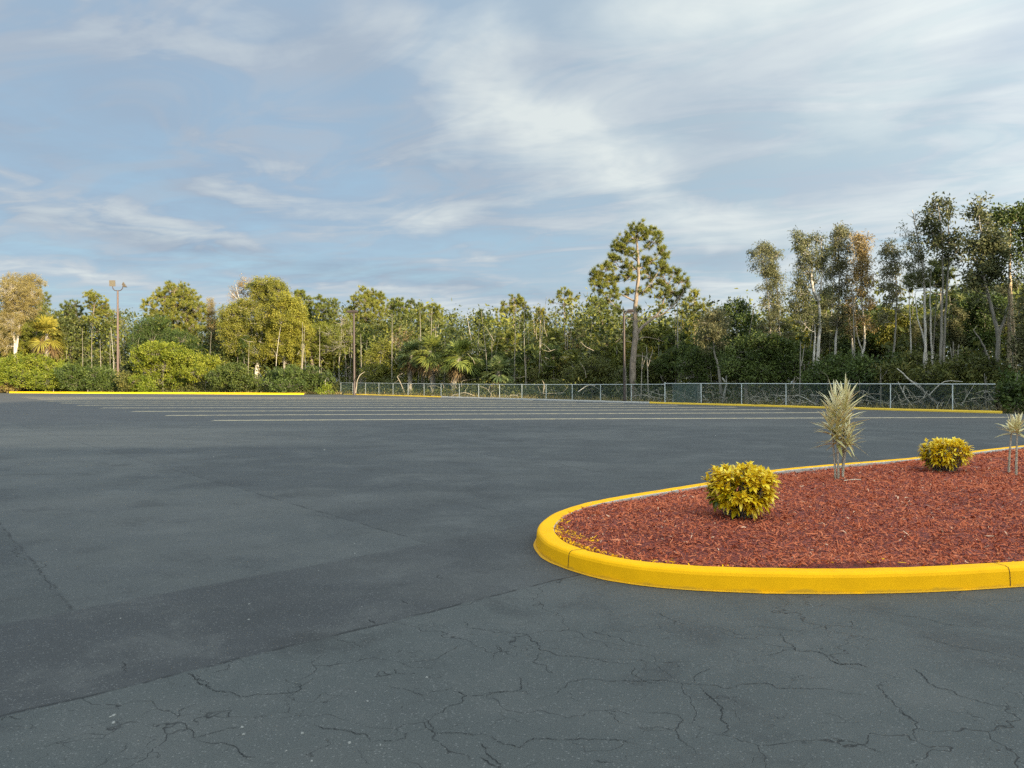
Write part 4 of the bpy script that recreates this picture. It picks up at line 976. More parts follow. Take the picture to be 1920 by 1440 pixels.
tr('giant', 'pine_tree', 'giant pine with bare lower trunk towering over the fence', 'tree', 61,
   [[(1188, 716), (1187, 678), (1191, 632), (1190, 594), (1193, 553), (1196, 511), (1194, 470), (1194, 430)]],
   [(1194, 428, 17, 8), (1212, 434, 16, 9), (1228, 446, 12, 10), (1170, 446, 15, 10), (1160, 462, 13, 9), (1190, 448, 18, 8, .8), (1214, 458, 18, 9, .8), (1242, 470, 13, 9), (1250, 480, 8, 8), (1150, 483, 12, 7), (1190, 476, 14, 8, .8), (1168, 492, 17, 7), (1222, 490, 18, 8),
    (1136, 501, 16, 7), (1118, 510, 11, 6), (1186, 500, 16, 6), (1112, 524, 9, 6), (1120, 536, 14, 7), (1138, 526, 16, 8), (1158, 516, 15, 8), (1216, 514, 14, 7), (1246, 512, 14, 7), (1262, 512, 10, 7), (1226, 532, 15, 8, .8), (1254, 530, 13, 7),
    (1276, 524, 13, 7), (1284, 538, 8, 7), (1252, 548, 16, 8), (1272, 552, 13, 7), (1232, 556, 12, 6, .7), (1130, 549, 12, 6), (1156, 540, 12, 5, .7), (1166, 582, 10, 5, .5), (1206, 580, 9, 5, .5), (1236, 578, 12, 6, .6), (1140, 566, 10, 5, .5), (1180, 520, 12, 8, .8), (1176, 548, 12, 7, .7), (1208, 546, 12, 7, .7), (1172, 470, 12, 8), (1206, 506, 12, 8, .8), (1150, 556, 13, 6, .7), (1240, 500, 12, 7), (1262, 566, 12, 6, .7), (1128, 520, 12, 7)],
   'giant', 'pine', .27, 'barkpine', FRONT, flare=1.15, squash=1.0, twig_r=.018,
   limbs=[([(1192, 628), (1205, 612), (1222, 598), (1236, 584), (1244, 560), (1250, 535)], .20, .05), ([(1222, 598), (1240, 590), (1262, 572), (1278, 548)], .10, .03), ([(1190, 606), (1206, 598), (1228, 592), (1246, 593)], .09, .02),
          ([(1190, 565), (1168, 553), (1150, 546), (1138, 532), (1124, 512)], .11, .03), ([(1190, 590), (1172, 584), (1152, 574), (1136, 556)], .09, .025), ([(1192, 556), (1204, 548), (1216, 535), (1226, 520)], .09, .025), ([(1195, 520), (1180, 510), (1164, 500)], .08, .02),
          ([(1196, 505), (1212, 496), (1228, 484), (1242, 470)], .09, .02), ([(1195, 490), (1178, 474), (1162, 460)], .08, .02), ([(1191, 640), (1208, 632), (1228, 634), (1250, 640)], .06, .02), ([(1188, 668), (1206, 668), (1222, 678), (1240, 694)], .06, .02), ([(1190, 600), (1174, 596), (1160, 590)], .06, .02),
          ([(1189, 645), (1176, 640), (1160, 644)], .05, .015)])
tr('r1298', 'cypress_tree', 'warm lit conical tree just right of the giant pine', 'tree', 70,
   [[(1300, 716), (1301, 660), (1302, 600), (1302, 555)]], [(1302, 552, 9, 9), (1296, 566, 14, 10), (1310, 576, 14, 10), (1294, 592, 18, 12), (1312, 602, 16, 14), (1290, 618, 20, 14), (1314, 632, 18, 14), (1280, 642, 18, 14)], 'pine', 'yellow', .18, 'barktan', FRONT)
tr('r1270', 'pine_tree', 'dark pine filling the gap under the giant pine on its right', 'tree', 78,
   [[(1262, 716), (1262, 660), (1262, 610)]], [(1262, 606, 16, 9), (1246, 622, 16, 11), (1274, 626, 15, 12), (1256, 646, 22, 14), (1240, 662, 18, 12)], 'pine', 'pinedark', .16, group=FRONT)
tr('r1160', 'oak_tree', 'olive tree behind the giant pine on its left side', 'tree', 76,
   [[(1150, 716), (1150, 680), (1150, 640)]], [(1160, 640, 18, 14), (1140, 655, 18, 14), (1168, 664, 16, 13), (1150, 678, 22, 12), (1120, 668, 16, 12)], 'broad', 'gum', .13, group=FRONT)
tr('r1345', 'oak_tree', 'small crowned tree with one pale leaning trunk behind the right hand fence', 'tree', 53,
   [[(1353, 716), (1349, 700), (1345, 680), (1339, 655), (1338, 625), (1340, 600)]], [(1336, 590, 16, 12), (1350, 602, 14, 12), (1328, 608, 15, 14), (1344, 622, 18, 13), (1324, 632, 16, 13), (1356, 640, 15, 12), (1334, 650, 16, 9)], 'gum', 'gum', .16, 'barkgrey', FRONT)
tr('r1375', 'oak_tree', 'bright topped bushy tree with pale gaps left of the leaning paperbark', 'tree', 60,
   [[(1384, 716), (1384, 660), (1382, 600)]], [(1378, 572, 16, 7), (1392, 580, 14, 10), (1364, 584, 14, 9, .8), (1398, 600, 16, 14), (1378, 604, 16, 10, .6), (1404, 626, 20, 14), (1384, 636, 20, 14)], 'broad', 'green', .16, group=FRONT)
tr('r1400', 'brazilian_pepper', 'dense dark green thicket tree right of the pale leaning trunk', 'tree', 50,
   [[(1400, 716), (1400, 690), (1402, 660)]], [(1380, 650, 22, 14), (1410, 640, 24, 14), (1440, 648, 26, 15), (1470, 655, 24, 14), (1395, 672, 28, 16), (1430, 672, 30, 16), (1465, 680, 28, 16), (1372, 690, 24, 14), (1410, 700, 28, 13), (1450, 702, 28, 13), (1490, 690, 22, 16), (1500, 664, 20, 14)], 'broad', 'green', .14, group=FRONT, squash=.7)
tr('r1330', 'brazilian_pepper', 'low dark green bush tree at the right of the tall gate panel', 'tree', 55,
   [[(1310, 716), (1310, 700), (1312, 680)]], [(1290, 680, 20, 14), (1315, 668, 20, 14), (1340, 684, 18, 12), (1300, 700, 24, 12), (1330, 704, 22, 10)], 'broad', 'green', .12, group=FRONT, squash=.7)
tr('r1440', 'paperbark_tree', 'airy paperbark leaning left, standing clear of the others against the sky', 'tree', 58,
   [[(1466, 716), (1464, 660), (1460, 600), (1458, 550), (1450, 500), (1440, 470)], [(1446, 716), (1445, 650), (1442, 590), (1438, 540), (1428, 490)]],
   [(1418, 470, 14, 9), (1436, 470, 15, 12), (1450, 484, 13, 12), (1428, 490, 17, 12), (1448, 506, 14, 14), (1432, 512, 12, 10, .8), (1460, 524, 10, 14), (1438, 538, 14, 12, .8), (1464, 546, 9, 14), (1448, 560, 14, 12, .8), (1432, 572, 12, 10, .8), (1462, 580, 12, 14, .8), (1446, 598, 18, 12, .7), (1428, 612, 14, 10, .7), (1466, 612, 14, 12)], 'gum', 'gum', .13, 'barkgrey', FRONT)
tr('r1540', 'paperbark_tree', 'paperbark with a thick white forked trunk beside the tall striped plant', 'tree', 48,
   [[(1534, 722), (1534, 690), (1534, 672), (1537, 630), (1538, 590), (1537, 564), (1542, 530), (1544, 490), (1540, 440)], [(1537, 564), (1527, 550), (1522, 530), (1521, 500), (1512, 450)], [(1525, 722), (1526, 680), (1530, 630), (1528, 590)]],
   [(1503, 442, 12, 9), (1514, 448, 10, 10), (1502, 462, 12, 12), (1512, 480, 14, 14), (1500, 496, 11, 12), (1514, 512, 14, 13), (1502, 530, 13, 13), (1496, 552, 14, 12), (1512, 560, 14, 12), (1490, 574, 14, 12), (1508, 584, 18, 12),
    (1536, 450, 11, 9), (1544, 466, 12, 12), (1534, 486, 12, 12), (1546, 506, 13, 13), (1530, 526, 11, 11, .8), (1548, 546, 12, 12, .8), (1500, 606, 18, 12), (1530, 606, 14, 11, .7)], 'gum', 'gum', .20, 'barkwhite', FRONT)
tr('r1575', 'paperbark_tree', 'tallest tan topped paperbark in the clump behind the tall striped plant', 'tree', 50,
   [[(1566, 722), (1567, 690), (1567, 645), (1572, 600), (1575, 540), (1574, 480), (1574, 430)], [(1601, 722), (1600, 680), (1594, 620), (1586, 560), (1584, 500)]],
   [(1572, 426, 9, 8), (1562, 436, 12, 9), (1582, 438, 12, 10), (1572, 452, 16, 11), (1586, 466, 12, 12), (1564, 472, 12, 12), (1580, 490, 16, 13), (1566, 508, 13, 12), (1586, 518, 13, 13), (1570, 538, 16, 13, .8), (1588, 552, 12, 13, .8), (1564, 566, 14, 12, .8), (1582, 582, 14, 13, .8), (1568, 606, 16, 13, .7)], 'gum', 'gum', .15, 'barkwhite', FRONT)
tr('r1612', 'paperbark_tree', 'orange brown leaved paperbark on the right side of the clump', 'tree', 49,
   [[(1610, 722), (1612, 680), (1621, 650), (1620, 610), (1616, 560), (1613, 500), (1612, 450)], [(1624, 722), (1622, 690), (1617, 660), (1606, 620), (1602, 560)]],
   [(1606, 444, 9, 8), (1620, 448, 11, 9), (1612, 460, 15, 10), (1622, 476, 11, 12), (1606, 482, 12, 12), (1616, 500, 15, 13), (1606, 520, 12, 13), (1624, 526, 11, 13), (1614, 546, 14, 13, .9), (1604, 568, 13, 12, .8), (1626, 572, 11, 13, .8), (1614, 594, 15, 13, .7), (1630, 610, 12, 12, .7), (1604, 616, 12, 12, .7)], 'gum', 'tan', .14, 'barkwhite', FRONT)
tr('r1670', 'paperbark_tree', 'slender sparse paperbark standing alone between two taller clumps', 'tree', 46,
   [[(1674, 722), (1672, 700), (1673, 679), (1678, 630), (1680, 570), (1678, 510), (1672, 460)]],
   [(1670, 460, 9, 9), (1662, 474, 9, 9), (1678, 476, 8, 11), (1668, 492, 12, 10), (1682, 504, 8, 11, .8), (1664, 512, 10, 11), (1676, 528, 12, 11), (1660, 542, 11, 11), (1680, 552, 11, 11), (1666, 568, 13, 11, .9), (1690, 572, 9, 9, .8), (1656, 590, 12, 10, .8)], 'gum', 'gum', .13, 'barkgrey', FRONT)
tr('r1660y', 'brazilian_pepper', 'sunny green leafy sapling below the slender sparse paperbark', 'tree', 51,
   [[(1664, 716), (1664, 680), (1666, 640)]], [(1660, 590, 14, 10), (1680, 600, 16, 9), (1696, 606, 16, 7), (1664, 616, 20, 12), (1690, 622, 16, 9, .8), (1650, 636, 16, 12), (1676, 644, 18, 12)], 'broad', 'oak', .10, group=FRONT)
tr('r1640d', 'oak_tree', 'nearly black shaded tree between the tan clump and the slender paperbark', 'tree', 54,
   [[(1638, 716), (1638, 680), (1638, 630)]], [(1636, 590, 12, 14), (1644, 614, 14, 14), (1630, 630, 14, 14), (1642, 652, 18, 14), (1620, 664, 16, 12)], 'broad', 'green', .12, group=FRONT)
tr('r1710', 'paperbark_tree', 'pointed sparse paperbark with a long pale trunk at the left of the dark tall clump', 'tree', 44,
   [[(1731, 722), (1732, 690), (1734, 640), (1732, 580), (1729, 520), (1722, 470), (1712, 420), (1706, 395)], [(1752, 722), (1748, 680), (1745, 620), (1743, 560), (1744, 500)], [(1744, 716), (1735, 650), (1722, 600), (1716, 550)]],
   [(1705, 400, 8, 8), (1712, 414, 9, 10), (1702, 430, 10, 10), (1714, 446, 11, 12), (1704, 464, 11, 11, .9), (1720, 478, 11, 12), (1708, 494, 13, 11, .9), (1726, 510, 10, 11, .8), (1712, 526, 12, 9, .7)], 'gum', 'gum', .14, 'barkwhite', FRONT)
tr('r1765', 'gum_tree', 'very tall dark thin crowned tree with twin ragged tops', 'tree', 43,
   [[(1762, 722), (1763, 650), (1764, 580), (1765, 500), (1760, 430), (1754, 385)], [(1766, 716), (1770, 640), (1774, 560), (1778, 480), (1777, 420), (1774, 380)]],
   [(1754, 386, 8, 8), (1748, 402, 9, 9, .8), (1774, 380, 7, 10), (1780, 400, 8, 10), (1744, 420, 11, 9), (1760, 424, 11, 10), (1782, 424, 10, 9, .9), (1750, 440, 13, 10), (1770, 446, 14, 10), (1790, 448, 11, 10), (1748, 458, 10, 9, .8), (1784, 466, 12, 9, .8), (1796, 470, 9, 8, .8), (1754, 474, 11, 8, .7), (1800, 490, 10, 8, .7), (1770, 484, 9, 8, .6)], 'broad', 'gum', .13, 'barkgrey', FRONT)
tr('r1740p', 'pine_tree', 'dark flat branched pine in the middle of the tall right hand clump', 'tree', 47,
   [[(1765, 722), (1765, 660), (1764, 600), (1760, 520)]], [(1730, 520, 22, 9), (1756, 512, 22, 9), (1782, 514, 18, 9), (1718, 534, 16, 9), (1744, 532, 22, 9), (1774, 532, 22, 9), (1796, 530, 12, 8), (1760, 496, 18, 8), (1790, 560, 14, 8, .7), (1778, 572, 14, 7, .6)], 'pine', 'pinedark', .17, 'barkgrey', FRONT)
tr('r1835', 'gum_tree', 'broad dark tree with a forked trunk near the right edge of the photo', 'tree', 41,
   [[(1872, 722), (1870, 680), (1870, 630), (1860, 590), (1852, 560), (1842, 520), (1836, 450), (1828, 390)], [(1870, 630), (1884, 600), (1894, 570)], [(1855, 722), (1858, 690), (1846, 650), (1828, 620)]],
   [(1822, 380, 9, 9), (1834, 378, 9, 9), (1828, 396, 12, 10), (1840, 412, 14, 11), (1858, 418, 13, 11), (1830, 432, 16, 13), (1852, 440, 20, 13), (1868, 452, 13, 13), (1832, 458, 17, 14), (1854, 468, 20, 14), (1872, 482, 13, 13), (1836, 490, 17, 14), (1858, 500, 18, 14), (1828, 514, 13, 12, .8), (1850, 528, 16, 13), (1870, 520, 12, 12, .8), (1824, 540, 12, 11, .7), (1846, 556, 15, 12, .8), (1862, 570, 12, 12, .7)], 'broad', 'gum', .19, 'barkgrey', FRONT)
tr('r1900', 'oak_tree', 'rounded green topped tree with reddish trunks cut by the right edge of the photo', 'tree', 42,
   [[(1893, 722), (1893, 650), (1892, 580), (1890, 500), (1890, 430)], [(1905, 716), (1903, 640), (1897, 560), (1896, 480), (1898, 420)], [(1935, 716), (1930, 600), (1925, 450)]],
   [(1884, 398, 14, 8), (1902, 394, 18, 9), (1920, 398, 16, 10), (1896, 410, 22, 10), (1940, 410, 20, 14), (1918, 424, 18, 12), (1882, 420, 12, 9, .8), (1906, 444, 18, 11, .8), (1936, 440, 20, 14), (1918, 470, 16, 12, .8), (1950, 470, 20, 16), (1910, 500, 14, 12, .6), (1940, 510, 20, 14, .8)], 'broad', 'green', .15, 'barktan', FRONT)
tr('r1960', 'oak_tree', 'dense green tree mostly outside the right edge of the photo', 'tree', 39,
   [[(1985, 722), (1985, 650), (1980, 560)]], [(1965, 480, 34, 26), (2000, 470, 30, 30), (1960, 540, 30, 26), (1930, 580, 20, 18), (1990, 540, 30, 30), (1950, 620, 34, 26), (1920, 640, 18, 18), (1930, 680, 30, 20)], 'broad', 'gum', .15, group=FRONT)
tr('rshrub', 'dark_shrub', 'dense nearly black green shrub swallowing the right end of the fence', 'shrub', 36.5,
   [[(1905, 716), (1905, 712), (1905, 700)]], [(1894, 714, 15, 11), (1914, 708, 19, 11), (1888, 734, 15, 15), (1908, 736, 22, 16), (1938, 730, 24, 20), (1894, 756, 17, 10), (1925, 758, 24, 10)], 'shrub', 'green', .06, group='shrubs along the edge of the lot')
# understory right of centre, behind the fence
for k, (px, Y, lab, mt) in enumerate([(1215, 62, 'shaded olive bush behind the fence right of the giant pine trunk', 'under'), (1110, 66, 'shaded bush behind the fence left of the giant pine trunk', 'under'), (1045, 72, 'rounded olive bush behind the fence below the open topped pine', 'under'),
        (1575, 47, 'low dark bush at the foot of the white trunks behind the tall striped plant', 'green'), (1720, 44, 'loose green bush behind the leaning dead branch', 'under'), (1815, 41, 'low yellow green bush between the twin white stems and the forked trunk', 'under'), (1640, 46, 'dark low bush behind the fence right of the tall striped plant', 'green')]):
    s = Y / 60.0; w = 30 / s
    make_tree('understory_bush', lab, 'bush', Y, [[(px, 716), (px, 705), (px, 690)]], [(px - w, 705, w * .9, 14 / s), (px, 690, w, 16 / s), (px + w * .9, 702, w, 15 / s), (px - w * .4, 722, w, 14 / s), (px + w * .6, 725, w, 13 / s)], 'broad', mt, .05, group='bushes behind the fence', seed=300 + k)
# palms
PG = 'palms behind the fence'
fan_palm('cabbage_palm', 'golden lit cabbage palm with brown dead fronds at far left', 103, 88, 622, 44, None, 40, ('palmyel', 'deadfrond'), 12, .22, 31, 'palms at the edge of the woods')
fan_palm('cabbage_palm', 'leftmost smaller darker palm of the clump of three', 82, 772, 662, 34, 768, 34, ('palmblue', 'deadfrond'), 6, .20, 32, PG)
fan_palm('cabbage_palm', 'middle palm of the clump of three with a shaggy grey trunk', 80, 806, 655, 42, 812, 42, ('palm', 'deadfrond'), 12, .23, 33, PG)
fan_palm('cabbage_palm', 'rightmost largest palm of the clump with hanging brown fronds', 77, 862, 664, 46, 849, 44, ('palm', 'deadfrond'), 14, .22, 34, PG)
fan_palm('palmetto', 'low grey green palmetto without a visible trunk', 73, 935, 694, 38, None, 46, ('palmblue', 'deadfrond'), 3, .2, 35, PG)
fan_palm('cabbage_palm', 'small palm with mostly dead tan fronds below the yellow cypress', 78, 1002, 690, 24, None, 14, ('palmyel', 'deadfrond'), 14, .16, 36, PG)

# shrubs behind the left kerb
SG = 'shrubs along the edge of the lot'
shr = [('bright green big leaved shrub at the far left edge under the tan tree', 101, 30, [(5, 690, 26, 18), (34, 684, 26, 18), (66, 682, 24, 16), (50, 704, 34, 18), (10, 712, 26, 14)], 'bright'),
       ('glossy green shrub directly below the golden left palm', 100, 100, [(92, 692, 24, 16), (118, 700, 22, 16), (100, 714, 34, 14), (72, 718, 22, 12)], 'bright'),
       ('darker low green shrub left of the floodlight pole', 99, 165, [(145, 700, 24, 15), (172, 702, 24, 14), (196, 708, 18, 14), (160, 718, 34, 13), (200, 722, 18, 10)], 'green'),
       ('brownish low shrub right at the foot of the floodlight pole', 97, 243, [(236, 712, 16, 12), (252, 718, 16, 11), (240, 726, 20, 8)], 'under'),
       ('biggest bright yellow green shrub right of the floodlight pole', 98, 305, [(272, 668, 16, 15), (296, 660, 22, 16), (322, 664, 22, 16), (344, 674, 18, 14), (276, 690, 24, 16), (310, 686, 30, 18), (342, 696, 22, 14), (290, 710, 30, 14), (326, 714, 28, 12)], 'bright'),
       ('yellow tinged shrub right of the biggest bright shrub', 97, 385, [(372, 678, 18, 13), (394, 682, 16, 13), (380, 698, 24, 13), (402, 704, 14, 12)], 'bright'),
       ('small leafy green shrub left of the biggest bright shrub', 96.5, 268, [(258, 716, 12, 10), (276, 722, 14, 9), (266, 728, 16, 6)], 'bright'),
       ('dark green shrub under the left half of the two toned tree', 94, 440, [(420, 705, 24, 15), (446, 700, 24, 16), (436, 718, 34, 12), (470, 715, 22, 13)], 'green'),
       ('dark green shrub under the yellow green rounded tree', 93, 540, [(516, 708, 22, 13), (545, 704, 26, 15), (570, 712, 20, 13), (540, 722, 36, 10)], 'green'),
       ('dark green shrub between the left kerb and the fence end', 93, 598, [(586, 706, 20, 16), (606, 712, 16, 14), (596, 724, 24, 9)], 'green'),
       ('tiny light green sapling by the left end of the fence', 87.5, 610, [(608, 726, 7, 6), (614, 732, 7, 5), (604, 734, 6, 4)], 'bright'),
       ('dry straw coloured clump at the bottom left beside the kerb end', 101.5, 14, [(6, 716, 18, 12), (24, 722, 16, 10), (10, 728, 24, 8)], 'tan')]
for k, (lab, Y, px, lobes, mt) in enumerate(shr):
    make_tree('leafy_shrub', lab, 'shrub', Y, [[(px, 716), (px, 712), (px, lobes[0][1])]], lobes, 'shrub', mt, .06, group=SG, seed=500 + k)

# ------------------------------------------------------------------ trees further back: copies of the front ones
sky_px = np.array([-400, 0, 60, 130, 200, 250, 330, 390, 450, 560, 640, 700, 760, 820, 850, 900, 960, 1020, 1060, 1130, 1300, 1400, 1480, 1520, 1640, 1700, 1800, 1920, 2400])
sky_py = np.array([560, 560, 555, 590, 610, 612, 575, 590, 565, 575, 580, 570, 588, 592, 632, 605, 590, 606, 590, 588, 575, 592, 580, 530, 560, 540, 505, 480, 480])
rb = np.random.default_rng(77)
protoH = {}
def proto_height(o): return max((o.matrix_local.translation.z if False else 0) + max(v[2] for v in c.bound_box) for c in o.children)
kinds = [('p690', 'bushy pine far back, showing only between the nearer trees'), ('c962', 'slim dome topped pine far back, showing only between the nearer trees'), ('c1058', 'thin open pine far back, showing only between the nearer trees'),
         ('p805', 'flat topped full pine far back, showing only between the nearer trees'), ('r1440', 'airy paperbark far back, showing only between the nearer trees'), ('c1015', 'conical tan green tree far back, showing only between the nearer trees'),
         ('big2y', 'rounded yellow green tree far back, showing only between the nearer trees'), ('r1375', 'bushy green tree far back, showing only between the nearer trees')]
BACK = 'trees deeper in the woods'
def edgeY(px):   # distance of the woods' front edge along a column
    if px < 620: return 99 - (px / 620) * 8
    k = (px - CX) / F
    s = (FA[0] - k * FA[1]) / (k * FD[1] - FD[0]); return float(FA[1] + FD[1] * s)
MID = 'leafy trees filling the gaps behind the front row'
mk = [('big2y', 'rounded yellow green tree half hidden behind the front row of the woods'), ('r1375', 'deep green bushy tree half hidden behind the front row of the woods'), ('bigLu', 'dark spreading tree half hidden behind the front row of the woods'),
      ('c1120', 'full bright pine half hidden behind the front row of the woods'), ('p805', 'flat topped bushy pine half hidden behind the front row of the woods'), ('big2d', 'tall olive oak half hidden behind the front row of the woods')]
for i, px in enumerate(np.linspace(-60, 1990, 62)):
    px = px + rb.uniform(-10, 10); key, lab = mk[rb.choice(6, p=[.22, .14, .14, .18, .18, .14])]
    if px > 1250: key, lab = mk[rb.choice([1, 1, 2, 5])]
    if px > 1470: key, lab = [('r1835', 'dark olive broad tree half hidden behind the tall right hand trees'), ('r1375', 'deep green bushy tree half hidden behind the tall right hand trees'), ('r1575', 'feathery olive paperbark half hidden behind the tall right hand trees')][rb.choice(3)]
    Y = edgeY(min(max(px, -200), 1800)) + rb.uniform(9, 17)
    ty = np.interp(px, sky_px, sky_py) + rb.uniform(22, 80)
    s = (HC + (HY - ty) / F * Y) / proto_height(T[key])
    copy_tree(T[key], ((px - CX) / F * Y, Y, 0), rb.uniform(0, 6.28), s * rb.uniform(1.0, 1.3), s, lab, MID)
slots = np.linspace(-160, 2080, 84)
for i, px in enumerate(slots):
    px = px + rb.uniform(-12, 12); key, lab = kinds[rb.choice(8, p=[.25, .08, .05, .22, .04, .10, .14, .12])]
    if px > 1380: key, lab = kinds[rb.choice([4, 6, 7, 7, 3])]
    e = edgeY(min(max(px, -200), 1800)); Y = e + rb.uniform(18, 55) * (1 if i % 2 else .7)
    ty = np.interp(px, sky_px, sky_py) + rb.uniform(4, 60)
    H = HC + (HY - ty) / F * Y; s = H / proto_height(T[key])
    copy_tree(T[key], ((px - CX) / F * Y, Y, 0), rb.uniform(0, 6.28), s * rb.uniform(.85, 1.1), s, lab, BACK)

# ------------------------------------------------------------------ woodland masses that nobody could count
def band_pt(u, back, rng):
    """a point `back` metres behind the front edge of the woods, u along it"""
    pts = np.array([(-120, 116), (-66, 102.5), (-24, 91), (-19.5, 90.5), tuple(FA + FD * 51 - FN * 1), tuple(FA + FD * 20 - FN * 1), tuple(FA - FN * 1), tuple(FA - FD * 14 - FN * 1), (48, 14)])
    d = np.linalg.norm(np.diff(pts, axis=0), axis=1); c = np.concatenate([[0], np.cumsum(d)]); s = u * c[-1]
    x = np.interp(s, c, pts[:, 0]); y = np.interp(s, c, pts[:, 1]); r = np.hypot(x, y)
    return np.stack([x + x / r * back, y + y / r * back], -1)
def undergrowth():
    rng = np.random.default_rng(91); mb = MB(); n = 5200
    u = rng.uniform(0, 1, n); bk = rng.gamma(1.6, 2.6, n) + .2; rt = np.clip((u - .60) / .12, 0, 1) * (rng.random(n) < .85); bk = bk + 4.2 * rt; P = band_pt(u, bk, rng)
    hm = (.55 + .45 * np.sin(u * 61) * np.sin(u * 23 + 1)) * np.clip(bk / 3.0, .12, 1) * 2.0
    z = rng.uniform(0, 1, n) ** .8 * hm + .08
    C = np.column_stack([P, z]); k = 14; I = np.repeat(np.arange(n), k); N = len(I)
    Pp = C[I] + rng.normal(size=(N, 3)) * np.array([.38, .38, .24]); Pp[:, 2] = np.abs(Pp[:, 2]) + .02
    leaves(mb, Pp, unit(rand_dir(N, rng) + [0, 0, .5]), .24 * rng.uniform(.5, 1.4, N), .085 * rng.uniform(.6, 1.4, N), rng, 0, np.clip(rng.normal(.45, .2, n), 0, 1)[I] + rng.normal(0, .12, N), fold=.2)
    # grasses and low stalks along the kerb
    n = 9000; u = rng.uniform(0, 1, n); P = band_pt(u, rng.gamma(1.2, .8, n) - .3, rng)
    leaves(mb, np.column_stack([P, np.zeros(n)]), unit(rand_dir(n, rng) * .6 + [0, 0, 1.0]), rng.uniform(.15, .55, n), .05, rng, 1, rng.uniform(0, 1, n), tri=True)
    tag(mb.build('undergrowth', [M['under'], M['tan']]), 'tangled low undergrowth and dry grass along the edge of the woods', None, None, 'stuff')
undergrowth()
def woodland():
    rng = np.random.default_rng(17); mb = MB(); n = 20000
    u = rng.uniform(0, 1, n); bk = rng.uniform(7, 70, n); P = band_pt(u, bk, rng); r = np.hypot(P[:, 0], P[:, 1])
    a = np.arctan2(P[:, 0], P[:, 1]); Hm = (3.8 + 2.4 * np.sin(a * 37 + bk * .21) * np.sin(a * 19) + .055 * r) * np.clip(bk / 14, .55, 1)
    z = rng.uniform(0, 1, n) ** 1.05 * Hm + .15
    C = np.column_stack([P, z]); k = 15; I = np.repeat(np.arange(n), k); N = len(I)
    Pp = C[I] + rng.normal(size=(N, 3)) * np.array([.62, .62, .42]); Pp[:, 2] = np.abs(Pp[:, 2]) + .02
    leaves(mb, Pp, unit(rand_dir(N, rng) + [0, 0, .2]), .50 * rng.uniform(.5, 1.4, N), .21 * rng.uniform(.6, 1.4, N), rng, (rng.random(n) < .22).astype(int)[I], np.clip(rng.normal(.42, .2, n), 0, 1)[I] + rng.normal(0, .12, N), fold=.2)
    tb = mb
    for i in range(620):
        p = band_pt(rng.uniform(0, 1), rng.uniform(3, 50), rng); h = rng.uniform(3, 9.5); l = rng.normal(0, .05, 2) * h
        P3 = np.array([[p[0], p[1], -.05], [p[0] + l[0] * .3 + rng.normal(0, .08), p[1] + l[1] * .3, h * .5], [p[0] + l[0], p[1] + l[1], h]])
        tube(mb, smooth_path(P3, 2), np.linspace(rng.uniform(.03, .085), .015, 5), 5, 2 if rng.random() < .15 else 3)
    for i in range(900):
        p = band_pt(rng.uniform(0, 1), rng.uniform(2, 30), rng); q = np.array([p[0], p[1], rng.uniform(1.0, 6.5)]); d = rand_dir(1, rng, .4)[0] * rng.uniform(.6, 1.8)
        tube(mb, [q, q + d * .5 + rng.normal(0, .1, 3), q + d], [.022, .016, .006], 3, 4)
    tag(mb.build('woodland', [M['under'], M['oak'], M['barkwhite'], M['barkgrey'], M['twig']]), 'dim mass of leaves, thin stems and twigs deep inside the woods', None, None, 'stuff')
woodland()
def brush():
    rng = np.random.default_rng(29); mb = MB()
    for i in range(420):
        s = rng.uniform(-4, 22) if rng.random() < .8 else rng.uniform(22, 50); b = FA + FD * s - FN * rng.uniform(.6, 5.0)
        p = np.array([b[0], b[1], abs(rng.normal(.25, .4))]); d = rand_dir(1, rng, .25)[0] * rng.uniform(.6, 2.3); d[2] = d[2] * .6
        q = p + d
        if q[2] < 0: q[2] = .05
        mid = (p + q) / 2 + rng.normal(0, .14, 3) + [0, 0, .15]; mid[2] = max(mid[2], .03); r0 = rng.choice([.012, .018, .028, .044], p=[.4, .35, .18, .07])
        tube(mb, smooth_path(np.array([p, mid, q]), 3), np.linspace(r0, r0 * .4, 7), 4, int(rng.random() < .35))
    tag(mb.build('brushwood', [M['twig'], M['deadwood']]), 'tangle of fallen dead twigs lying behind the fence', None, None, 'stuff')
brush()
def dead_limb(name, label, cat, Y, paths, r, seed, mat='deadwood', group=None):
    rng = np.random.default_rng(seed); b = at(paths[0][0][0], paths[0][0][1], Y); b[2] = max(b[2], 0); mb = MB()
    for k, p in enumerate(paths):
        P = smooth_path(path_world(p, Y, rng, .5), 4); P[1:-1] += rng.normal(0, .012, (len(P) - 2, 3)); P[:, 2] = np.maximum(P[:, 2], .02)
        tube(mb, P, np.linspace(r * (1 if k == 0 else .55), r * .35, len(P)), 6, 0, cap=True)
    o = mb.build(name, M[mat], None, b); o.location = b; return tag(o, label, cat, group)
DG = 'dead wood behind the fence'
dead_limb('fallen_branch', 'long bleached dead branch leaning diagonally behind the fence at right', 'branch', 41.5, [[(1757, 756), (1735, 736), (1706, 712), (1682, 691)], [(1735, 736), (1728, 722), (1715, 714)]], .075, 1, group=DG)
dead_limb('fallen_branch', 'grey dead limb sloping down to the left of the bleached branch', 'branch', 42, [[(1716, 768), (1700, 750), (1688, 730), (1680, 716)]], .055, 2, group=DG)
dead_limb('dead_stump', 'short broken pale stump beside the pale leaning trunk', 'stump', 52, [[(1356, 758), (1357, 740), (1360, 722), (1359, 704)], [(1359, 716), (1355, 708)]], .11, 3, group=DG)
dead_limb('fallen_branch', 'pale forked dead branch low behind the fence left of the tall striped plant', 'branch', 46, [[(1530, 760), (1512, 756), (1496, 752)], [(1512, 756), (1500, 748)], [(1518, 757), (1508, 762)]], .05, 4, group=DG)
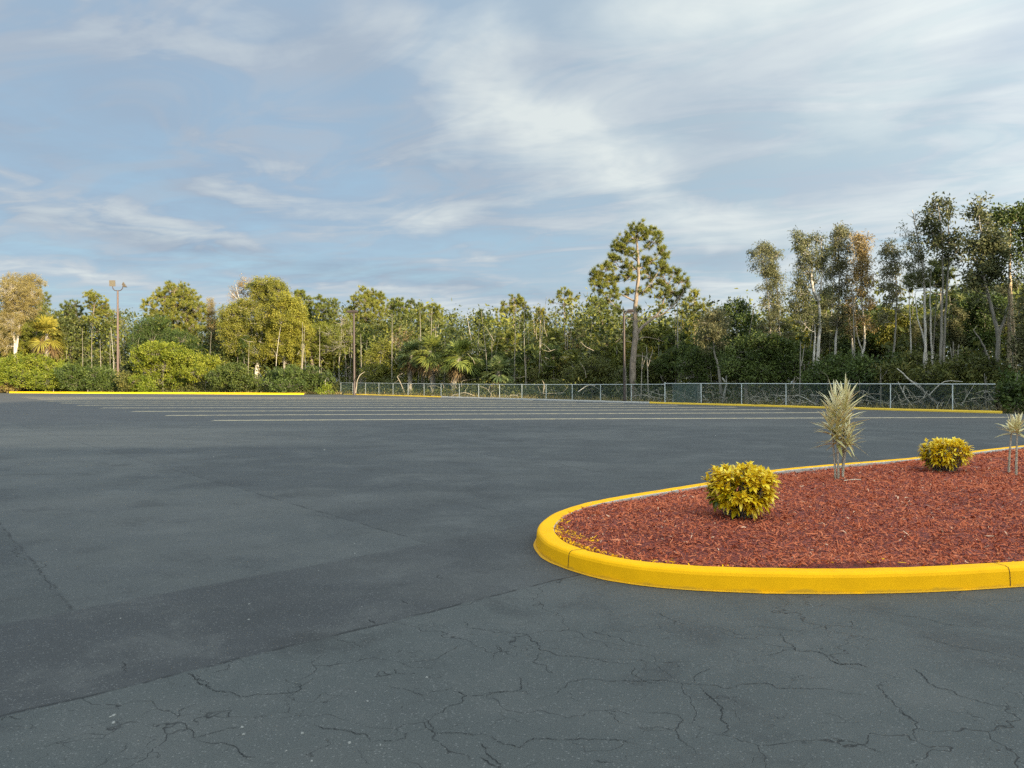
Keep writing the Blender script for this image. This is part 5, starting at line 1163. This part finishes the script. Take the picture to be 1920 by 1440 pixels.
dead_limb('dead_snag', 'small grey dead snag right of the slim lamp pole', 'snag', 84, [[(667, 737), (670, 712), (676, 702), (683, 697)]], .055, 5, 'twig', DG)
dead_limb('dead_snag', 'grey curved dead branch left of the palm clump', 'snag', 82, [[(758, 735), (748, 712), (745, 706), (756, 699)], [(748, 712), (738, 718)]], .05, 6, 'twig', DG)
dead_limb('fallen_branch', 'thin dark arching limb below the right side of the giant pine', 'branch', 62, [[(1240, 694), (1222, 679), (1208, 672)]], .04, 8, 'twig', DG)
for k, (px, py0, py1, lean, lab) in enumerate([(1788, 765, 640, 4, 'left one of twin straight white stems behind the fence at right'), (1797, 768, 650, -6, 'right one of twin straight white stems behind the fence at right'), (1850, 766, 700, 2, 'short grey stem left of the forked trunk near the right edge'),
        (1500, 750, 640, 3, 'thin grey stem left of the thick white forked trunk'), (1651, 760, 690, -6, 'thin crooked grey stem right of the tall striped plant'), (1202, 742, 660, 3, 'thin pale stem close to the right of the giant pine trunk'), (1216, 740, 650, -2, 'second thin pale stem further right of the giant pine trunk')]):
    Y = edgeY(px) + 3.0
    dead_limb('dead_sapling', lab, 'sapling', Y, [[(px, HY + HC / Y * F), (px + lean * .4, (py0 + py1) / 2), (px + lean, py1)], [(px + lean * .5, (py0 + py1) / 2 - 8), (px + lean * .5 + 9, py1 + 6)]], .055, 40 + k, 'barkgrey', 'bare stems behind the fence')

# ------------------------------------------------------------------ unseen blocks added behind the camera to shade the front of the lot
def building(name, label, x0, x1, y0, y1, h, floors, nwin, wall):
    root = empty(name, ((x0 + x1) / 2, (y0 + y1) / 2, 0), label, 'building'); b = np.array([(x0 + x1) / 2, (y0 + y1) / 2, 0])
    mb = MB(); box(mb, b + [0, 0, h / 2], (x1 - x0, y1 - y0, h)); mb.build('wall', wall, root, b)
    mb = MB(); box(mb, b + [0, 0, h + .2], (x1 - x0 + .6, y1 - y0 + .6, .4)); mb.build('roof', M['concrete'], root, b)
    for f in range(floors):
        for k in range(nwin):
            mb = MB(); cx = x0 + (x1 - x0) * (k + .5) / nwin; cz = h * (f + .5) / floors
            box(mb, (cx, y1 + .03, cz), ((x1 - x0) / nwin * .55, .1, h / floors * .5)); mb.build('window', M['glass'], root, b)
M['glass'] = simple_mat('dark_window_glass', (.03, .04, .05), .1)
M['render'] = simple_mat('cream_render', (.62, .56, .46), .9)
building('low_shade_block', 'wide cream block added behind the viewer to shade the front of the lot', -8, 47.0, -75, -45.5, SHADE_H, 1, 9, M['render'])
building('tall_shade_block', 'tall cream block added behind the viewer to shade the lot and trees at right', 47.6, 112, -75, -45.5, TALL_SHADE_H, 8, 12, M['render'])  # unseen block, height set by the shade wanted on the right hand trees

# ------------------------------------------------------------------ sky, sun, camera
w = bpy.data.worlds.new('World'); sc.world = w; w.use_nodes = True; w.node_tree.nodes.clear(); t = NT(w.node_tree)
sk = t.n('ShaderNodeTexSky', sky_type='NISHITA'); sk.sun_disc = False; sk.sun_elevation = SUN_EL; sk.sun_rotation = math.atan2(SUN_H[0], SUN_H[1]); sk.altitude = 0; sk.air_density = 1.0; sk.dust_density = .6; sk.ozone_density = 1.6
D = t.vm('NORMALIZE', t.n('ShaderNodeTexCoord').outputs['Generated'])
s = t.xyz(D); az = t.m('ARCTAN2', s[0], s[1]); el = t.m('ARCSINE', s[2])
# cloud layer: a flat sheet high above, so streaks run together towards the horizon
zz = t.m('MAXIMUM', t.m('ADD', s[2], .05), .02)
cp = t.comb(t.m('DIVIDE', s[0], zz), t.m('DIVIDE', s[1], zz), 0.0)
def rot2(v, a, sx, sy):
    q = t.xyz(v); c, s_ = math.cos(a), math.sin(a)
    u = t.m('ADD', t.m('MULTIPLY', q[0], c), t.m('MULTIPLY', q[1], s_)); v2 = t.m('ADD', t.m('MULTIPLY', q[0], -s_), t.m('MULTIPLY', q[1], c))
    return t.comb(t.m('MULTIPLY', u, sx), t.m('MULTIPLY', v2, sy), 1.7)
st1 = t.noise(rot2(cp, R(-22), .50, 1.1), 1.0, 5, .58, .5, '2D')
st2 = t.noise(rot2(cp, R(-30), 1.4, 2.4), 1.0, 4, .60, .8, '2D')
puff = t.noise(rot2(cp, R(-18), 2.3, 2.9), 1.0, 5, .62, .3, '2D')
wob = t.n('ShaderNodeTexNoise'); t.put(wob.inputs['Vector'], D); wob.inputs['Scale'].default_value = 5.0; wob.inputs['Detail'].default_value = 4; wob.inputs['Roughness'].default_value = .62
wq = t.xyz(wob.outputs['Color'])
wob1 = t.m('MULTIPLY', t.m('SUBTRACT', wq[0], .5), .16)
wob2 = t.m('MULTIPLY', t.m('SUBTRACT', wq[1], .5), .075)
azd, eld = t.m('ADD', az, wob1), t.m('ADD', el, wob2)
def blobs(lst):
    tot = None; q = t.comb(azd, eld, 0.0)
    for (px, py, ls, ss, ang, amp) in lst:
        ax = math.atan((px - CX) / F); ey = math.atan((HY - py) / F * math.cos(ax)); k = math.cos(ax) ** 2
        mp = t.n('ShaderNodeMapping', vector_type='TEXTURE'); t.put(mp.inputs['Vector'], q)
        mp.inputs['Location'].default_value = (ax, ey, 0); mp.inputs['Rotation'].default_value = (0, 0, R(-ang)); mp.inputs['Scale'].default_value = (ls / F * k, ss / F, 1)
        g = t.m('POWER', math.exp(-1), t.vm('DOT_PRODUCT', mp.outputs[0], mp.outputs[0]))
        tot = t.m('MULTIPLY', g, amp) if tot is None else t.m('MULTIPLY_ADD', g, amp, tot)
    return tot
BR = [(1010, 245, 260, 82, 33, .36), (980, 215, 130, 40, 25, .20), (1150, 285, 110, 36, 35, .30), (935, 90, 70, 130, -8, .20), (1340, 15, 200, 45, 0, .50), (1720, 70, 200, 70, -30, .26), (1560, 240, 420, 170, 5, .10), (860, 205, 130, 60, 20, .16), (1300, 390, 330, 40, 24, .35),
      (330, 425, 210, 22, 9, .60), (120, 405, 200, 20, 8, .52), (820, 432, 90, 28, -14, .55), (480, 368, 170, 18, 9, .42), (560, 90, 140, 40, 12, .16), (160, 60, 260, 60, 6, .14), (400, 262, 130, 18, 16, .28), (100, 505, 260, 13, 3, .42), (960, 575, 420, 42, 0, .60), (1380, 545, 120, 40, 0, .45), (1850, 300, 250, 160, 0, .25), (905, 480, 50, 12, 12, .35), (570, 520, 180, 8, 6, .3), (1700, 560, 300, 60, 0, .35)]
DK = [(600, 95, 110, 55, 8, .40), (500, 482, 430, 22, 7, .80), (1340, 472, 90, 20, -3, .75), (820, 320, 230, 60, 36, .40), (1330, 235, 110, 60, 10, .32), (1080, 60, 80, 90, 20, .28), (180, 200, 300, 120, 12, .34), (250, 335, 320, 26, 10, .3), (1500, 330, 300, 40, 8, .22), (880, 528, 300, 12, 5, .45), (100, 460, 260, 10, 6, .45), (1800, 180, 160, 50, -20, .25)]
br = blobs(BR); dk = blobs(DK)
cov = t.m('ADD', t.m('MULTIPLY', t.mr(st1, .34, .68), .62), t.m('MULTIPLY', t.mr(st2, .36, .70), .38))
lit = t.m('ADD', t.m('MULTIPLY', br, t.m('ADD', t.m('MULTIPLY', puff, .9), .60)), t.m('MULTIPLY', t.m('SUBTRACT', cov, .45), .55))
right = t.mr(az, -.35, .45)
lit = t.m('ADD', lit, t.m('MULTIPLY', t.m('SUBTRACT', puff, .5), t.m('MULTIPLY_ADD', right, -.52, .80)))
lit = t.m('SUBTRACT', lit, t.m('MULTIPLY', dk, .55))
right = t.mr(az, -.35, .45)
EX = 2 ** -EXPO
CB = tuple(q * EX / SKY_S for q in (.350, .465, .605)); CG = tuple(q * EX / SKY_S for q in (.425, .530, .612)); CW = tuple(q * EX / SKY_S for q in (.70, .765, .775)); CD = tuple(q * EX / SKY_S for q in (.295, .385, .490))
veil = t.mix(right, CB, CG)
veil = t.mix(t.m('MULTIPLY', t.mr(st2, .40, .62), .75), veil, tuple(q * EX / SKY_S for q in (.435, .508, .600)))
cl = t.mix(t.m('MULTIPLY', lit, 1.15, clamp=True), veil, CW)
cl = t.mix(t.m('MULTIPLY', dk, .55, clamp=True), cl, CD)
# thin low sky between the streaks is clear blue
alpha = t.m('ADD', t.mr(el, .06, .34, .62, .94), t.m('MULTIPLY', t.m('ADD', lit, t.m('MULTIPLY', dk, .4)), .9), clamp=True)
blue = t.mix(.5, t.vm('SCALE', sk.outputs[0], scale=NISH), tuple(q * EX / SKY_S for q in (.352, .555, .705)))
skyc = t.mix(alpha, blue, cl)
# cloud round the low sun behind the viewer is far brighter than that opposite
sd = t.vm('DOT_PRODUCT', D, tuple(SUN_TO)); glow = t.m('POWER', t.m('MAXIMUM', t.m('MULTIPLY_ADD', sd, .5, .5), 0.0), 2.6)
zen = t.m('MULTIPLY', t.mr(s[2], .45, .95), .55)
boost = t.vm('ADD', t.vm('SCALE', (GLOW, GLOW * .90, GLOW * .74), scale=glow), (1, 1, 1))
skyc = t.vm('MULTIPLY', skyc, boost)
skyc = t.vm('SCALE', skyc, scale=t.m('ADD', zen, 1.0))
bg = t.n('ShaderNodeBackground'); t.put(bg.inputs[0], skyc); bg.inputs[1].default_value = SKY_S
o = t.n('ShaderNodeOutputWorld'); t.L.new(bg.outputs[0], o.inputs[0])
w.cycles.sampling_method = 'MANUAL'; w.cycles.sample_map_resolution = 256
L = bpy.data.lights.new('sun', 'SUN'); L.energy = SUN_E; L.angle = R(.6); L.color = (1.0, .83, .56)
lo = bpy.data.objects.new('sun', L); COL.objects.link(lo); lo.rotation_euler = (-SUN_TO).to_track_quat('-Z', 'Y').to_euler(); lo.location = (40, -60, 60)

cam = bpy.data.cameras.new('camera'); co = bpy.data.objects.new('camera', cam); COL.objects.link(co); sc.camera = co
co.location = (0, 0, HC); co.rotation_euler = (R(90) - math.atan((720 - HY) / F), 0, 0)
cam.sensor_fit = 'HORIZONTAL'; cam.sensor_width = 36; cam.lens = 36 * F / 1920; cam.clip_end = 3000; cam.clip_start = .05
sc.view_settings.view_transform = 'Standard'; sc.view_settings.look = 'None'; sc.view_settings.exposure = EXPO; sc.view_settings.gamma = 1; sc.view_settings.use_curve_mapping = False
sc.cycles.max_bounces = 6; sc.cycles.diffuse_bounces = 3; sc.cycles.glossy_bounces = 2; sc.cycles.transmission_bounces = 3; sc.cycles.transparent_max_bounces = 4
sc.cycles.use_denoising = False; sc.cycles.denoiser = 'OPENIMAGEDENOISE'; sc.cycles.denoising_input_passes = 'RGB_ALBEDO_NORMAL'
